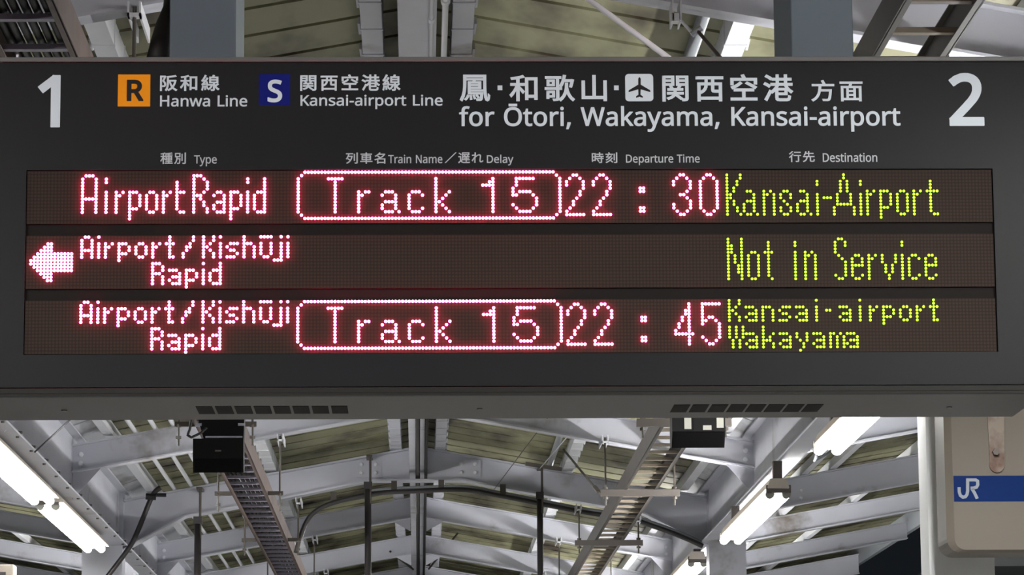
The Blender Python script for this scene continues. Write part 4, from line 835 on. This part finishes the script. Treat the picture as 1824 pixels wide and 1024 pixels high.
t = thing('curved_pipe', at_y(744, 875, 23.45), 'curved black pipe that follows the underside of the portal rafter', 'pipe')
MB().tube(smooth(arch, 23.47), .017, 10).build('pipe', 'pipe_black', t, smooth=True)
MB().tube(smooth([(u, v - 6) for u, v in arch[5:]], 23.505), .012, 10).build('thin_pipe', 'pipe_grey', t, smooth=True)
for px, py in ((594, 886), (702, 866), (786, 864), (896, 872)):
    p = at_y(px, py, 23.47); MB().box(p.x - .02, p.x + .02, 23.49, 23.524, p.z - .045, p.z + .04).build('clip', 'dark_rod', t)
conduit(smooth([(286, 868), (276, 876), (268, 890), (255, 922), (238, 962), (224, 984), (206, 1008), (186, 1034)], 23.32), .018, 'pipe_black', 'black pipe slanting down in front of the left column from the roof corner', name='pipe', cat='pipe')
t = thing('cable_gland', at_y(268, 884, 23.30), 'dark clump of couplings at the top of the slanting black pipe', 'fitting')
p = at_y(265, 884, 23.30); MB().tube([p + Vector((-.02, 0, 0)), p + Vector((.05, 0, -.005))], .022, 10).build('coupling', 'cable', t); MB().tube([p + Vector((.05, 0, .01)), p + Vector((.12, 0, .008))], .013, 10).build('nipple', 'cable', t)
# white brace rod beside the board and small sway rods
b0 = at_y(1192, 104, 8.12); b1 = at_y(1050, 0, 8.5); d = (b1 - b0)
k = MB(); k.tube([b0, b0 + d * 3.05], .0075, 10)
tag(k.build('brace_rod', 'white_metal', smooth=True), 'slim white brace rod slanting up from the top edge of the departure board', 'rod')
y = 9.62
t = thing('sway_brace', at_y(1205, 25, y), 'small clamp with jointed dark rod beside the white purlin above the board', 'brace')
k = MB(); p = at_y(1205, 12, y); q = at_y(1202, 38, y)
k.box(p.x - .014, p.x - .009, y - .02, y + .1, q.z, p.z + .02); k.box(p.x + .009, p.x + .014, y - .02, y + .1, q.z, p.z + .02); k.box(q.x - .012, q.x + .012, y - .02, y + .02, q.z - .004, q.z + .02)
k.build('clamp', 'white_metal', t)
MB().tube([at_y(1210, 33, y), at_y(1234, 60, y - .02)], .005, 8).build('link', 'white_metal', t)
MB().tube([at_y(1232, 62, y - .02), at_y(1249, 50, y - .02)], .010, 8).build('joint', 'chrome', t)
MB().tube([at_y(1240, 52, y - .02), at_y(1300, 122, y - .1)], .0055, 8).build('rod', 'dark_rod', t)
y = 19.75
t = thing('sway_brace', at_y(1006, 803, y), 'thin dark brace rod running down to the right cable ladder hanger', 'brace')
MB().tube([at_y(1004, 801, 22.3), at_y(1062, 871, y + .4)], .0075, 8).build('rod', 'dark_rod', t)
MB().tube([at_y(1060, 868, y + .4), at_y(1067, 876, y + .3)], .015, 8).build('turnbuckle', 'dark_rod', t)
MB().tube([at_y(1066, 874, y + .3), at_y(1082, 883, y + .12)], .004, 6).build('hook', 'dark_rod', t)
for p0, p1, r_, m, lab in ((at_y(1012, 776, 21.0), at_y(962, 834, 23.38), .0035, 'white_metal', 'thin white stay wire crossing in front of the cross arm'),
        (at_y(975, 745, 20.25), at_y(880, 872, 23.52), .003, 'dark_rod', 'hair thin stay wire right of the ridge beam'),
        (at_y(62, 805, 17.8), at_y(182, 695, 16.95), .005, 'cable', 'thin dark stay rod slanting up from the left lamp beam'),
        (at_y(695, 982, 30.28), at_y(736, 1014, 31.5), .010, 'dark_rod', 'dark stay rod left of the ridge beam, low in the view'),
        (at_y(815, 950, 30.28), at_y(764, 1013, 31.5), .010, 'dark_rod', 'dark stay rod right of the ridge beam, low in the view')):
    conduit([p0, p1], r_, m, lab, name='stay_rod', cat='rod', seg=6)
pb = [(292, 14, 8.55), (283, 45, 8.5), (277, 75, 8.46), (271, 112, 8.42)]
tag(MB().tube([at_y(u + 12, v, yy) for u, v, yy in [(296, -40, 8.6)] + pb], [.018, .02, .026, .03, .034], 12).build('cable_bundle', 'cable', smooth=True), 'thick black cable bundle behind the left hanger post', 'cable')
for (x, ya, yb_) in ((2.42, 20.3, 23.5), (2.40, 23.7, 27.)):
    zz = zw(x) - .16
    conduit([(x, ya + .02, zz + .0), (x, ya + .02, zz - .03), (x + .02, ya + .3, zz - .02), (x + .45, ya + .5, zw(x + .45) - .02)], .010, 'pipe_grey', 'grey conduit bending over the %s right wing rafter' % ('third' if ya < 22 else 'fourth'), seg=8)

# roof of the next platform, seen dark and small past the right column
k = MB(); k.box(5.7, 11., 18., 62., 2.92, 3.02)
for i in range(14): k.box(5.7, 11., 18.5 + 3.2 * i, 18.62 + 3.2 * i, 2.80, 2.92)
tag(k.build('ceiling_far', 'far_grey'), 'grey underside of the next platform roof in the lower right corner', 'ceiling', kind='structure')
for i in range(4):
    y = 24.9 + 9.6 * i
    MB().box(8.2, 8.45, y, y + .25, -EYE, 2.92).build('column_far', 'far_grey')['kind'] = 'structure'
